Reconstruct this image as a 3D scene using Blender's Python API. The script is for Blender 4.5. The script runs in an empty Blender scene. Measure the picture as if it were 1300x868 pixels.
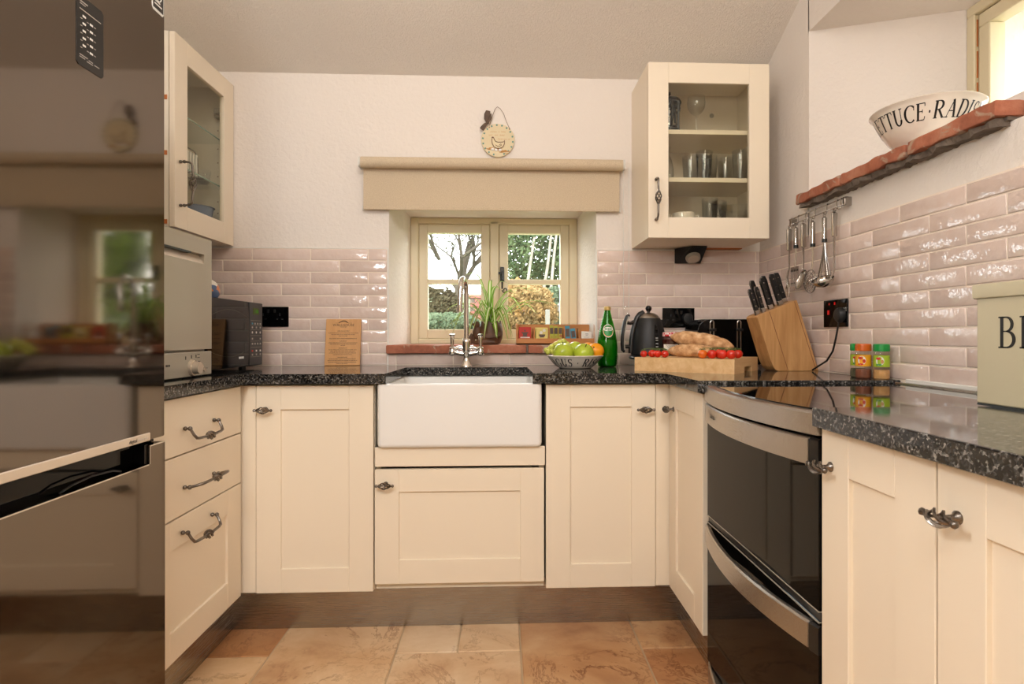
import bpy, bmesh, math, random
from mathutils import Vector, Matrix, Euler, noise
R = math.radians
rnd = random.Random(7)
sc = bpy.context.scene
C = sc.collection

# ---------------------------------------------------------------- camera, world, lights, exposure
YAW = R(2.44)
F_PX = 745.0
cd = bpy.data.cameras.new('camera')
cam = bpy.data.objects.new('camera', cd)
C.objects.link(cam)
cam.location = (0, 0, 1.03)
cam.rotation_euler = (R(90), 0, -YAW)
cd.sensor_fit = 'HORIZONTAL'
cd.sensor_width = 36.0
cd.lens = F_PX / 1300 * 36.0
cd.shift_x = -(669.75 - 650) / 1300
cd.shift_y = (426 - 434) / 1300
cd.clip_start = 0.02
sc.camera = cam

sc.view_settings.view_transform = 'Standard'
sc.view_settings.look = 'None'
sc.view_settings.gamma = 1
sc.view_settings.use_curve_mapping = False
sc.view_settings.exposure = -0.86

world = bpy.data.worlds.new('overcast sky')
sc.world = world
world.use_nodes = True
bg = world.node_tree.nodes['Background']
bg.inputs['Color'].default_value = (0.93, 0.97, 1.0, 1)
bg.inputs['Strength'].default_value = 17.0


def light(name, kind, loc, target, energy, color, size=0.1, size_y=None, spot=None, portal=False):
    d = bpy.data.lights.new(name, kind)
    o = bpy.data.objects.new(name, d)
    C.objects.link(o)
    o.location = loc
    v = Vector(target) - Vector(loc)
    o.rotation_euler = v.to_track_quat('-Z', 'Y').to_euler()
    d.energy = energy
    d.color = color
    if kind == 'AREA':
        d.size = size
        if size_y:
            d.shape = 'RECTANGLE'
            d.size_y = size_y
        if portal:
            d.cycles.is_portal = True
    else:
        d.shadow_soft_size = size
    if spot:
        d.spot_size = R(spot)
        d.spot_blend = 0.6
    return o


WARM = (1.0, 0.92, 0.80)
# ceiling spot over the work triangle
light('ceiling_spot_light', 'POINT', (-0.35, 1.98, 2.36), (0, 2, 0), 1.8, WARM, 0.035)
light('left_key_light', 'POINT', (-0.62, 0.22, 1.62), (0, 0.6, 0), 62, (0.90, 0.96, 1.0), 0.14)  # unseen cool key light from the left, added to whiten the right-hand doors
light('rear_fill_light', 'POINT', (0.45, -0.7, 2.35), (0, 0, 0), 34, WARM, 0.16)  # added warm fill behind the lens to lift the ceiling and upper walls
# added overhead fill behind the lens, aimed at the units; no skylight is cut
light('overhead_fill_light', 'AREA', (-0.15, -1.0, 3.17), (-0.05, 1.9, 0.6), 114, (0.985, 0.985, 1.0), 1.7, 1.2)
# portals that guide the sky light in through the two windows
light('back_window_portal', 'AREA', (-0.04, 3.04, 1.31), (-0.04, 0, 1.31), 1, (1, 1, 1), 0.80, 0.60, portal=True)
light('side_window_portal', 'AREA', (1.64, 1.575, 1.86), (0.0, 1.575, 1.86), 1, (1, 1, 1), 0.50, 0.44, portal=True)


# ---------------------------------------------------------------- materials
def lin(c):
    return tuple(((x / 255 / 12.92) if x / 255 <= 0.04045 else ((x / 255 + 0.055) / 1.055) ** 2.4) for x in c) + (1,)


class NT:
    def __init__(s, name):
        s.m = bpy.data.materials.new(name)
        s.m.use_nodes = True
        s.t = s.m.node_tree
        s.t.nodes.clear()
        s.out = s.t.nodes.new('ShaderNodeOutputMaterial')

    def n(s, typ, **kw):
        x = s.t.nodes.new('ShaderNode' + typ)
        for k, v in kw.items():
            if k in x.inputs:
                x.inputs[k].default_value = v
            else:
                setattr(x, k, v)
        return x

    def l(s, a, ao, b, bi):
        s.t.links.new(a.outputs[ao], b.inputs[bi])

    def coords(s, scale=(1, 1, 1), rand=True):
        tc = s.n('TexCoord')
        mp = s.n('Mapping')
        mp.inputs['Scale'].default_value = scale
        if rand:
            oi = s.n('ObjectInfo')
            ma = s.n('VectorMath', operation='MULTIPLY')
            ma.inputs[1].default_value = (31.7, 17.3, 23.9)
            s.l(oi, 'Random', ma, 0)
            ad = s.n('VectorMath', operation='ADD')
            s.l(tc, 'Object', ad, 0)
            s.l(ma, 'Vector', ad, 1)
            s.l(ad, 'Vector', mp, 'Vector')
        else:
            s.l(tc, 'Object', mp, 'Vector')
        return mp

    def ramp(s, stops):
        r = s.n('ValToRGB')
        e = r.color_ramp.elements
        while len(e) < len(stops):
            e.new(0.5)
        for i, (p, c) in enumerate(stops):
            e[i].position = p
            e[i].color = c if len(c) == 4 else tuple(c) + (1,)
        return r

    def bsdf(s, color=(0.8, 0.8, 0.8, 1), rough=0.5, metal=0.0, spec=0.5, coat=0.0):
        b = s.n('BsdfPrincipled')
        b.inputs['Base Color'].default_value = color
        b.inputs['Roughness'].default_value = rough
        b.inputs['Metallic'].default_value = metal
        b.inputs['Specular IOR Level'].default_value = spec
        b.inputs['Coat Weight'].default_value = coat
        b.inputs['Coat Roughness'].default_value = 0.05
        s.l(b, 'BSDF', s.out, 'Surface')
        return b

    def bump(s, b, src, so, strength, dist):
        bp = s.n('Bump')
        bp.inputs['Strength'].default_value = strength
        bp.inputs['Distance'].default_value = dist
        s.l(src, so, bp, 'Height')
        s.l(bp, 'Normal', b, 'Normal')
        return bp


def simple(name, rgb, rough=0.5, metal=0.0, spec=0.5, coat=0.0, var=0.0, vscale=6.0, bump=None, bscale=40.0, bdist=0.001, stretch=(1, 1, 1), detail=4.0):
    t = NT(name)
    c = lin(rgb)
    b = t.bsdf(c, rough, metal, spec, coat)
    mp = t.coords(stretch)
    if var:
        nz = t.n('TexNoise', Scale=vscale, Detail=detail)
        t.l(mp, 'Vector', nz, 'Vector')
        lo = tuple(max(0, x * (1 - var)) for x in c[:3]) + (1,)
        hi = tuple(min(1, x * (1 + var)) for x in c[:3]) + (1,)
        r = t.ramp([(0.3, lo), (0.7, hi)])
        t.l(nz, 'Fac', r, 'Fac')
        t.l(r, 'Color', b, 'Base Color')
    if bump:
        n2 = t.n('TexNoise', Scale=bscale, Detail=detail)
        t.l(mp, 'Vector', n2, 'Vector')
        t.bump(b, n2, 'Fac', bump, bdist)
    return t.m


def plaster(name, rgb, scale, strength, dist, rough=0.85):
    t = NT(name)
    b = t.bsdf(lin(rgb), rough, spec=0.25)
    mp = t.coords(rand=False)
    n1 = t.n('TexNoise', Scale=scale, Detail=5.0, Roughness=0.55, Distortion=0.4)
    n2 = t.n('TexNoise', Scale=scale * 0.12, Detail=2.0)
    t.l(mp, 'Vector', n1, 'Vector')
    t.l(mp, 'Vector', n2, 'Vector')
    ma = t.n('Math', operation='MULTIPLY_ADD')
    t.l(n2, 'Fac', ma, 0)
    ma.inputs[1].default_value = 1.6
    t.l(n1, 'Fac', ma, 2)
    t.bump(b, ma, 'Value', strength, dist)
    return t.m


def stipple(name, rgb):
    t = NT(name)
    b = t.bsdf(lin(rgb), 0.9, spec=0.2)
    mp = t.coords(rand=False)
    n1 = t.n('TexNoise', Scale=85.0, Detail=3.0, Roughness=0.6, Distortion=1.6)
    t.l(mp, 'Vector', n1, 'Vector')
    r = t.ramp([(0.42, (0, 0, 0)), (0.62, (1, 1, 1))])
    t.l(n1, 'Fac', r, 'Fac')
    t.bump(b, r, 'Color', 0.6, 0.004)
    return t.m


def tile_mat():
    t = NT('glazed pink tile')
    b = t.bsdf(lin((193, 162, 150)), 0.05, spec=0.5)
    mp = t.coords()
    oi = t.n('ObjectInfo')
    r = t.ramp([(0.0, lin((216, 194, 182))), (1.0, lin((230, 208, 196)))])
    t.l(oi, 'Random', r, 'Fac')
    nz = t.n('TexNoise', Scale=30.0, Detail=3.0)
    t.l(mp, 'Vector', nz, 'Vector')
    mx = t.n('MixRGB', blend_type='OVERLAY')
    mx.inputs[0].default_value = 0.15
    t.l(r, 'Color', mx, 1)
    t.l(nz, 'Fac', mx, 2)
    t.l(mx, 'Color', b, 'Base Color')
    n2 = t.n('TexNoise', Scale=34.0, Detail=3.0, Roughness=0.5)
    t.l(mp, 'Vector', n2, 'Vector')
    t.bump(b, n2, 'Fac', 0.42, 0.005)
    return t.m


def granite_mat():
    t = NT('polished black granite')
    b = t.bsdf((0.02, 0.02, 0.022, 1), 0.06, spec=0.5)
    mp = t.coords(rand=False)
    v = t.n('TexVoronoi', Scale=260.0)
    v.inputs['Randomness'].default_value = 1.0
    nz = t.n('TexNoise', Scale=120.0, Detail=4.0, Roughness=0.6)
    t.l(mp, 'Vector', v, 'Vector')
    t.l(mp, 'Vector', nz, 'Vector')
    r1 = t.ramp([(0.0, lin((24, 23, 22))), (0.45, lin((50, 48, 46))), (0.72, lin((92, 89, 86))), (0.94, lin((150, 145, 138)))])
    sp = t.n('SeparateColor')
    t.l(v, 'Color', sp, 'Color')
    t.l(sp, 'Red', r1, 'Fac')
    r2 = t.ramp([(0.40, (0.12, 0.12, 0.12)), (0.62, (1, 1, 1))])
    t.l(nz, 'Fac', r2, 'Fac')
    mx = t.n('MixRGB', blend_type='MULTIPLY')
    mx.inputs[0].default_value = 1.0
    t.l(r1, 'Color', mx, 1)
    t.l(r2, 'Color', mx, 2)
    t.l(mx, 'Color', b, 'Base Color')
    return t.m


def travertine_mat(name='travertine', tone=(255, 255, 255)):
    t = NT(name)
    b = t.bsdf((0.5, 0.4, 0.3, 1), 0.42, spec=0.4)
    mp = t.coords()
    oi = t.n('ObjectInfo')
    n1 = t.n('TexNoise', Scale=3.6, Detail=7.0, Roughness=0.58, Distortion=0.35)
    t.l(mp, 'Vector', n1, 'Vector')
    r1 = t.ramp([(0.28, lin((182, 140, 104))), (0.43, lin((212, 178, 140))), (0.58, lin((226, 200, 166))), (0.75, lin((238, 220, 194)))])
    t.l(n1, 'Fac', r1, 'Fac')
    n2 = t.n('TexNoise', Scale=5.0, Detail=10.0, Roughness=0.72, Distortion=0.5)
    t.l(mp, 'Vector', n2, 'Vector')
    r2 = t.ramp([(0.48, (1, 1, 1)), (0.505, lin((158, 112, 74))), (0.525, (1, 1, 1))])
    t.l(n2, 'Fac', r2, 'Fac')
    m1 = t.n('MixRGB', blend_type='MULTIPLY')
    n4 = t.n('TexNoise', Scale=2.6, Detail=3.0)
    t.l(mp, 'Vector', n4, 'Vector')
    r4 = t.ramp([(0.40, (0.06, 0.06, 0.06)), (0.62, (0.9, 0.9, 0.9))])
    t.l(n4, 'Fac', r4, 'Fac')
    t.l(r4, 'Color', m1, 0)
    t.l(r1, 'Color', m1, 1)
    t.l(r2, 'Color', m1, 2)
    r3 = t.ramp([(0.0, lin(tuple(x * y / 255 for x, y in zip((222, 196, 172), tone)))), (0.4, lin(tuple(x * y / 255 for x, y in zip((240, 222, 200), tone)))), (1.0, lin(tone))])
    t.l(oi, 'Random', r3, 'Fac')
    m2 = t.n('MixRGB', blend_type='MULTIPLY')
    m2.inputs[0].default_value = 1.0
    t.l(m1, 'Color', m2, 1)
    t.l(r3, 'Color', m2, 2)
    t.l(m2, 'Color', b, 'Base Color')
    n3 = t.n('TexNoise', Scale=30.0, Detail=6.0)
    t.l(mp, 'Vector', n3, 'Vector')
    t.bump(b, n3, 'Fac', 0.25, 0.002)
    return t.m


def wood_mat(name, c1, c2, scale=14.0, axis=0, rough=0.45):
    t = NT(name)
    b = t.bsdf(lin(c1), rough, spec=0.4)
    st = [1.0, 1.0, 1.0]
    st[axis] = 0.08
    mp = t.coords(tuple(st))
    n1 = t.n('TexNoise', Scale=scale * 4, Detail=6.0, Roughness=0.6, Distortion=0.6)
    t.l(mp, 'Vector', n1, 'Vector')
    r = t.ramp([(0.3, lin(c2)), (0.7, lin(c1))])
    t.l(n1, 'Fac', r, 'Fac')
    t.l(r, 'Color', b, 'Base Color')
    t.bump(b, n1, 'Fac', 0.1, 0.001)
    return t.m


def brushed(name, rgb, rough=0.25, axis=1, s=300, amount=0.1, metal=1.0):
    t = NT(name)
    c = lin(rgb)
    b = t.bsdf(c, rough, metal=metal)
    st = [1.0, 1.0, 1.0]
    st[axis] = 0.01
    mp = t.coords(tuple(st), rand=False)
    n1 = t.n('TexNoise', Scale=float(s), Detail=3.0)
    t.l(mp, 'Vector', n1, 'Vector')
    mr = t.n('MapRange')
    mr.inputs['To Min'].default_value = max(0.02, rough - amount)
    mr.inputs['To Max'].default_value = rough + amount
    t.l(n1, 'Fac', mr, 'Value')
    t.l(mr, 'Result', b, 'Roughness')
    return t.m


def fridge_mat():
    m = brushed('graphite fridge steel', (132, 124, 116), 0.065, 1, 2000, 0.02)
    b = [n for n in m.node_tree.nodes if n.type == 'BSDF_PRINCIPLED'][0]
    b.inputs['Specular Tint'].default_value = (0.38, 0.36, 0.34, 1)
    return m


def glass_mat(name, tint=(1, 1, 1), refl=1.0, rough=0.0, ior=1.5):
    """clear thin glass: transparent body with a Fresnel mirror coat"""
    t = NT(name)
    tr = t.n('BsdfTransparent')
    tr.inputs['Color'].default_value = tuple(tint) + (1,)
    gl = t.n('BsdfGlossy')
    gl.inputs['Roughness'].default_value = rough
    lw = t.n('LayerWeight')
    lw.inputs['Blend'].default_value = 0.5
    pw = t.n('Math', operation='POWER')
    pw.inputs[1].default_value = 5.0
    t.l(lw, 'Facing', pw, 0)
    mu = t.n('Math', operation='MULTIPLY_ADD')
    mu.inputs[1].default_value = 0.55 * refl
    mu.inputs[2].default_value = 0.035 * refl
    mu.use_clamp = True
    t.l(pw, 'Value', mu, 0)
    mx = t.n('MixShader')
    t.l(mu, 'Value', mx, 'Fac')
    t.l(tr, 'BSDF', mx, 1)
    t.l(gl, 'BSDF', mx, 2)
    t.l(mx, 'Shader', t.out, 'Surface')
    return t.m


def emit_mat(name, rgb, strength):
    t = NT(name)
    e = t.n('Emission')
    e.inputs['Color'].default_value = lin(rgb)
    e.inputs['Strength'].default_value = strength
    t.l(e, 'Emission', t.out, 'Surface')
    return t.m


def brick_mat():
    t = NT('old red brick')
    b = t.bsdf((0.4, 0.15, 0.08, 1), 0.8, spec=0.3)
    mp = t.coords()
    n1 = t.n('TexNoise', Scale=9.0, Detail=7.0, Roughness=0.65)
    t.l(mp, 'Vector', n1, 'Vector')
    r1 = t.ramp([(0.28, lin((128, 76, 58))), (0.5, lin((176, 108, 82))), (0.72, lin((200, 140, 112)))])
    t.l(n1, 'Fac', r1, 'Fac')
    n2 = t.n('TexNoise', Scale=16.0, Detail=6.0, Roughness=0.6, Distortion=0.8)
    t.l(mp, 'Vector', n2, 'Vector')
    r2 = t.ramp([(0.56, (0, 0, 0)), (0.62, (1, 1, 1))])
    t.l(n2, 'Fac', r2, 'Fac')
    mx = t.n('MixRGB')
    t.l(r2, 'Color', mx, 0)
    t.l(r1, 'Color', mx, 1)
    mx.inputs[2].default_value = lin((178, 150, 128))
    t.l(mx, 'Color', b, 'Base Color')
    n3 = t.n('TexNoise', Scale=60.0, Detail=6.0)
    t.l(mp, 'Vector', n3, 'Vector')
    t.bump(b, n3, 'Fac', 0.6, 0.004)
    return t.m


def fabric_mat():
    t = NT('oatmeal blind fabric')
    mp = t.coords(rand=False)
    n1 = t.n('TexNoise', Scale=350.0, Detail=2.0)
    t.l(mp, 'Vector', n1, 'Vector')
    r = t.ramp([(0.3, lin((218, 198, 168))), (0.7, lin((238, 220, 192)))])
    t.l(n1, 'Fac', r, 'Fac')
    d = t.n('BsdfDiffuse')
    tl = t.n('BsdfTranslucent')
    t.l(r, 'Color', d, 'Color')
    t.l(r, 'Color', tl, 'Color')
    mx = t.n('MixShader')
    mx.inputs['Fac'].default_value = 0.24
    t.l(d, 'BSDF', mx, 1)
    t.l(tl, 'BSDF', mx, 2)
    t.l(mx, 'Shader', t.out, 'Surface')
    return t.m


def leaf_mat(name, c1, c2, trans=0.35):
    t = NT(name)
    oi = t.n('ObjectInfo')
    mp = t.coords()
    n1 = t.n('TexNoise', Scale=3.0, Detail=2.0)
    t.l(mp, 'Vector', n1, 'Vector')
    r = t.ramp([(0.3, lin(c1)), (0.7, lin(c2))])
    t.l(n1, 'Fac', r, 'Fac')
    d = t.n('BsdfDiffuse')
    tl = t.n('BsdfTranslucent')
    t.l(r, 'Color', d, 'Color')
    t.l(r, 'Color', tl, 'Color')
    mx = t.n('MixShader')
    mx.inputs['Fac'].default_value = trans
    t.l(d, 'BSDF', mx, 1)
    t.l(tl, 'BSDF', mx, 2)
    t.l(mx, 'Shader', t.out, 'Surface')
    return t.m


def striped_leaf_mat():
    """green blade with a pale stripe down the middle (UV x runs across the blade)"""
    t = NT('variegated leaf')
    uv = t.n('UVMap')
    sx = t.n('SeparateXYZ')
    t.l(uv, 'UV', sx, 'Vector')
    r = t.ramp([(0.0, lin((118, 160, 52))), (0.28, lin((138, 178, 66))), (0.36, lin((232, 236, 190))), (0.64, lin((232, 236, 190))), (0.72, lin((138, 178, 66)))])
    t.l(sx, 'X', r, 'Fac')
    d = t.n('BsdfDiffuse')
    tl = t.n('BsdfTranslucent')
    t.l(r, 'Color', d, 'Color')
    t.l(r, 'Color', tl, 'Color')
    mx = t.n('MixShader')
    mx.inputs['Fac'].default_value = 0.4
    t.l(d, 'BSDF', mx, 1)
    t.l(tl, 'BSDF', mx, 2)
    t.l(mx, 'Shader', t.out, 'Surface')
    return t.m


def bread_mat():
    t = NT('brown bread crust')
    b = t.bsdf(lin((178, 128, 82)), 0.8, spec=0.2)
    mp = t.coords()
    n1 = t.n('TexNoise', Scale=45.0, Detail=6.0)
    t.l(mp, 'Vector', n1, 'Vector')
    r = t.ramp([(0.3, lin((156, 108, 68))), (0.52, lin((206, 160, 114))), (0.72, lin((236, 204, 164)))])
    t.l(n1, 'Fac', r, 'Fac')
    t.l(r, 'Color', b, 'Base Color')
    t.bump(b, n1, 'Fac', 0.5, 0.003)
    return t.m


def gingham_mat():
    t = NT('red gingham print')
    b = t.bsdf(lin((200, 40, 40)), 0.4)
    tc = t.n('TexCoord')
    ck = t.n('TexChecker', Scale=130.0)
    ck.inputs['Color1'].default_value = lin((196, 30, 40))
    ck.inputs['Color2'].default_value = lin((240, 225, 220))
    t.l(tc, 'Object', ck, 'Vector')
    t.l(ck, 'Color', b, 'Base Color')
    return t.m


def speckle_mat():
    t = NT('painted egg pattern')
    b = t.bsdf(lin((230, 220, 200)), 0.3)
    mp = t.coords(rand=False)
    v = t.n('TexVoronoi', Scale=38.0)
    t.l(mp, 'Vector', v, 'Vector')
    sp = t.n('SeparateColor')
    t.l(v, 'Color', sp, 'Color')
    r = t.ramp([(0.0, lin((80, 98, 130))), (0.3, lin((232, 224, 210))), (0.5, lin((206, 122, 62))), (0.75, lin((222, 190, 140)))])
    r.color_ramp.interpolation = 'CONSTANT'
    t.l(sp, 'Red', r, 'Fac')
    t.l(r, 'Color', b, 'Base Color')
    return t.m


M = dict(
    wall=plaster('wall plaster', (238, 228, 218), 60.0, 0.55, 0.006),
    ceiling=stipple('stippled ceiling', (244, 234, 222)),
    tile=tile_mat(), grout=simple('pale grout', (244, 228, 210), 0.9),
    granite=granite_mat(), travertine=travertine_mat(), travertine_brown=travertine_mat('brown travertine', (226, 200, 178)), floor_grout=simple('floor grout', (186, 160, 128), 0.9, var=0.1),
    cream=simple('cream painted wood', (241, 226, 203), 0.42, spec=0.35, bump=0.05, bscale=30, bdist=0.0005),
    carcass=simple('white cabinet board', (236, 226, 206), 0.5),
    frame=simple('cream window paint', (226, 212, 178), 0.4),
    white=simple('white plastic', (232, 228, 220), 0.35),
    ceramic=simple('white fireclay', (238, 234, 228), 0.35, spec=0.35),
    creamware=simple('cream glazed pottery', (240, 228, 212), 0.12, coat=0.4),
    ink=simple('black lettering', (22, 20, 20), 0.35),
    print_dark=simple('burnt lettering', (58, 32, 14), 0.7),
    chrome=simple('chrome', (225, 222, 218), 0.08, metal=1.0),
    steel=brushed('brushed steel', (178, 172, 166), 0.28, 0, 3000, 0.05),
    steel_utensil=simple('polished utensil steel', (178, 173, 167), 0.16, metal=1.0),
    pewter=simple('dark pewter', (124, 116, 108), 0.3, metal=1.0, var=0.35, vscale=60),
    fridge=fridge_mat(),
    plinth=brushed('dull steel plinth', (168, 162, 154), 0.26, 0, 900, 0.08),
    plinth_side=brushed('dull steel plinth side', (168, 162, 154), 0.26, 1, 900, 0.08),
    black=simple('black plastic', (18, 17, 17), 0.3),
    black_gloss=simple('gloss black', (8, 8, 8), 0.05, spec=0.22),
    black_matt=simple('matt black', (26, 25, 25), 0.5, bump=0.15, bscale=300, bdist=0.0005),
    oven_glass=simple('dark oven glass', (12, 10, 8), 0.04, spec=0.12),
    hob=simple('black ceramic hob', (8, 8, 9), 0.04, spec=0.6),
    silver=simple('silver grey paint', (176, 168, 152), 0.38, metal=0.15),
    silver_strip=simple('silver strip', (226, 212, 194), 0.25, metal=0.5),
    pane=glass_mat('window glass', (0.99, 1.0, 0.99), 1.0),
    cab_glass=glass_mat('tinted cabinet glass', (0.94, 0.94, 0.90), 0.7),
    glassware=glass_mat('clear glassware', (0.99, 0.995, 0.99), 1.5),
    shelf_glass=glass_mat('glass shelf', (0.965, 0.985, 0.975), 0.6),
    shelf_edge=simple('green glass edge', (130, 160, 148), 0.1),
    bottle=glass_mat('green bottle glass', (0.22, 0.66, 0.14), 1.0),
    bottle_liquid=simple('deep green glass', (22, 140, 36), 0.05, coat=0.6),
    wood_sign=wood_mat('sign wood', (214, 160, 98), (196, 140, 80), 10, 2),
    wood_board=wood_mat('beech board', (238, 200, 148), (216, 168, 112), 10, 0),
    wood_block=wood_mat('acacia block', (206, 158, 104), (166, 116, 66), 9, 2),
    wood_tea=wood_mat('bamboo', (206, 142, 84), (184, 118, 64), 10, 0),
    orange_wood=simple('orange beech edge', (190, 110, 50), 0.5),
    brick=brick_mat(), mortar=simple('grey mortar', (112, 98, 86), 0.95, bump=0.8, bscale=70, bdist=0.006, var=0.3, vscale=30),
    fabric=fabric_mat(),
    plaque=simple('cream painted clay', (226, 208, 170), 0.6, var=0.06),
    teal=simple('teal paint', (98, 146, 134), 0.6), brown_paint=simple('brown paint', (112, 74, 52), 0.6), straw=simple('straw paint', (206, 150, 84), 0.7),
    ribbon=simple('brown ribbon', (96, 76, 60), 0.7, var=0.2, vscale=80), wire=simple('brown wire', (130, 108, 92), 0.5, metal=0.5),
    leaf=striped_leaf_mat(), pot=simple('brown carved pot', (98, 66, 46), 0.55, var=0.4, vscale=14, bump=0.4, bscale=40, bdist=0.003),
    soil=simple('potting soil', (50, 36, 26), 0.95, bump=0.8, bscale=80, bdist=0.004),
    apple=simple('green apple skin', (176, 192, 58), 0.22, var=0.16, vscale=18, spec=0.45), grape=simple('green grape skin', (204, 206, 92), 0.2, var=0.1),
    orange=simple('orange peel', (248, 160, 22), 0.38, bump=0.3, bscale=220, bdist=0.001), stem=simple('fruit stem', (78, 56, 30), 0.8),
    tomato=simple('tomato skin', (206, 36, 14), 0.14, coat=0.3, var=0.15, vscale=10), tomato_orange=simple('unripe tomato skin', (226, 106, 22), 0.14, coat=0.3),
    vine=simple('tomato vine', (84, 98, 44), 0.7), bread=bread_mat(), jam=simple('dark jam', (58, 10, 10), 0.1, coat=1.0), gingham=gingham_mat(),
    paper=simple('white label', (232, 226, 216), 0.6), red=simple('red card', (190, 42, 28), 0.5), yellow=simple('yellow card', (226, 206, 120), 0.5),
    teabrown=simple('brown sachet', (90, 70, 60), 0.45), lime=simple('lime sachet', (178, 180, 60), 0.45), blue=simple('blue sachet', (70, 150, 176), 0.45), nut=simple('hazelnut print', (176, 110, 60), 0.5),
    green_cap=simple('green cap', (20, 140, 60), 0.3), orange_cap=simple('orange cap', (206, 96, 24), 0.3), lime_label=simple('lime label', (160, 186, 40), 0.45), amber_label=simple('amber label', (236, 164, 30), 0.45),
    red_print=simple('red print', (200, 48, 30), 0.5), green_print=simple('green print', (50, 130, 60), 0.5),
    spice_dark=simple('ground spice', (120, 66, 40), 0.8, var=0.2, vscale=90), spice_tan=simple('tan spice', (196, 146, 88), 0.8, var=0.15, vscale=90), spice_green=simple('dried herb', (90, 84, 60), 0.9, var=0.4, vscale=120),
    bin=simple('sage cream enamel', (200, 188, 156), 0.32), bin_base=simple('dark tin base', (44, 48, 46), 0.4),
    bluebowl=simple('blue glazed bowl', (116, 132, 162), 0.25), egg=speckle_mat(),
    gold=simple('pale gold cap', (206, 176, 110), 0.35, metal=0.5),
    red_switch=simple('red neon switch', (230, 18, 20), 0.3), grey_print=simple('pale grey print', (176, 170, 162), 0.5), white_print=simple('white print', (235, 232, 226), 0.5),
    lcd=emit_mat('green clock display', (120, 190, 70), 0.55), bulb=simple('frosted lamp glass', (196, 182, 164), 0.35),
    grass=simple('lawn', (72, 84, 46), 0.95, var=0.25, vscale=2.0), bark=simple('bark', (84, 75, 64), 0.95, var=0.3, vscale=8), pale_bark=simple('pale bark', (138, 130, 116), 0.95, var=0.2),
    leaf_dark=leaf_mat('dark leaves', (62, 80, 56), (112, 128, 88)), leaf_pale=leaf_mat('pale leaves', (82, 82, 62), (106, 106, 84)), leaf_blue=leaf_mat('blue green leaves', (84, 100, 76), (118, 130, 104)), leaf_gold=leaf_mat('golden leaves', (140, 108, 66), (164, 142, 102)), leaf_lime=leaf_mat('lime hedge leaves', (104, 124, 56), (150, 166, 88)), leaf_mauve=leaf_mat('brown leaves', (66, 60, 48), (94, 88, 66)),
    shed=simple('red garden brick', (146, 92, 80), 0.9, var=0.15, vscale=12), post_paint=simple('pale fence post', (116, 112, 102), 0.8),
)


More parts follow.
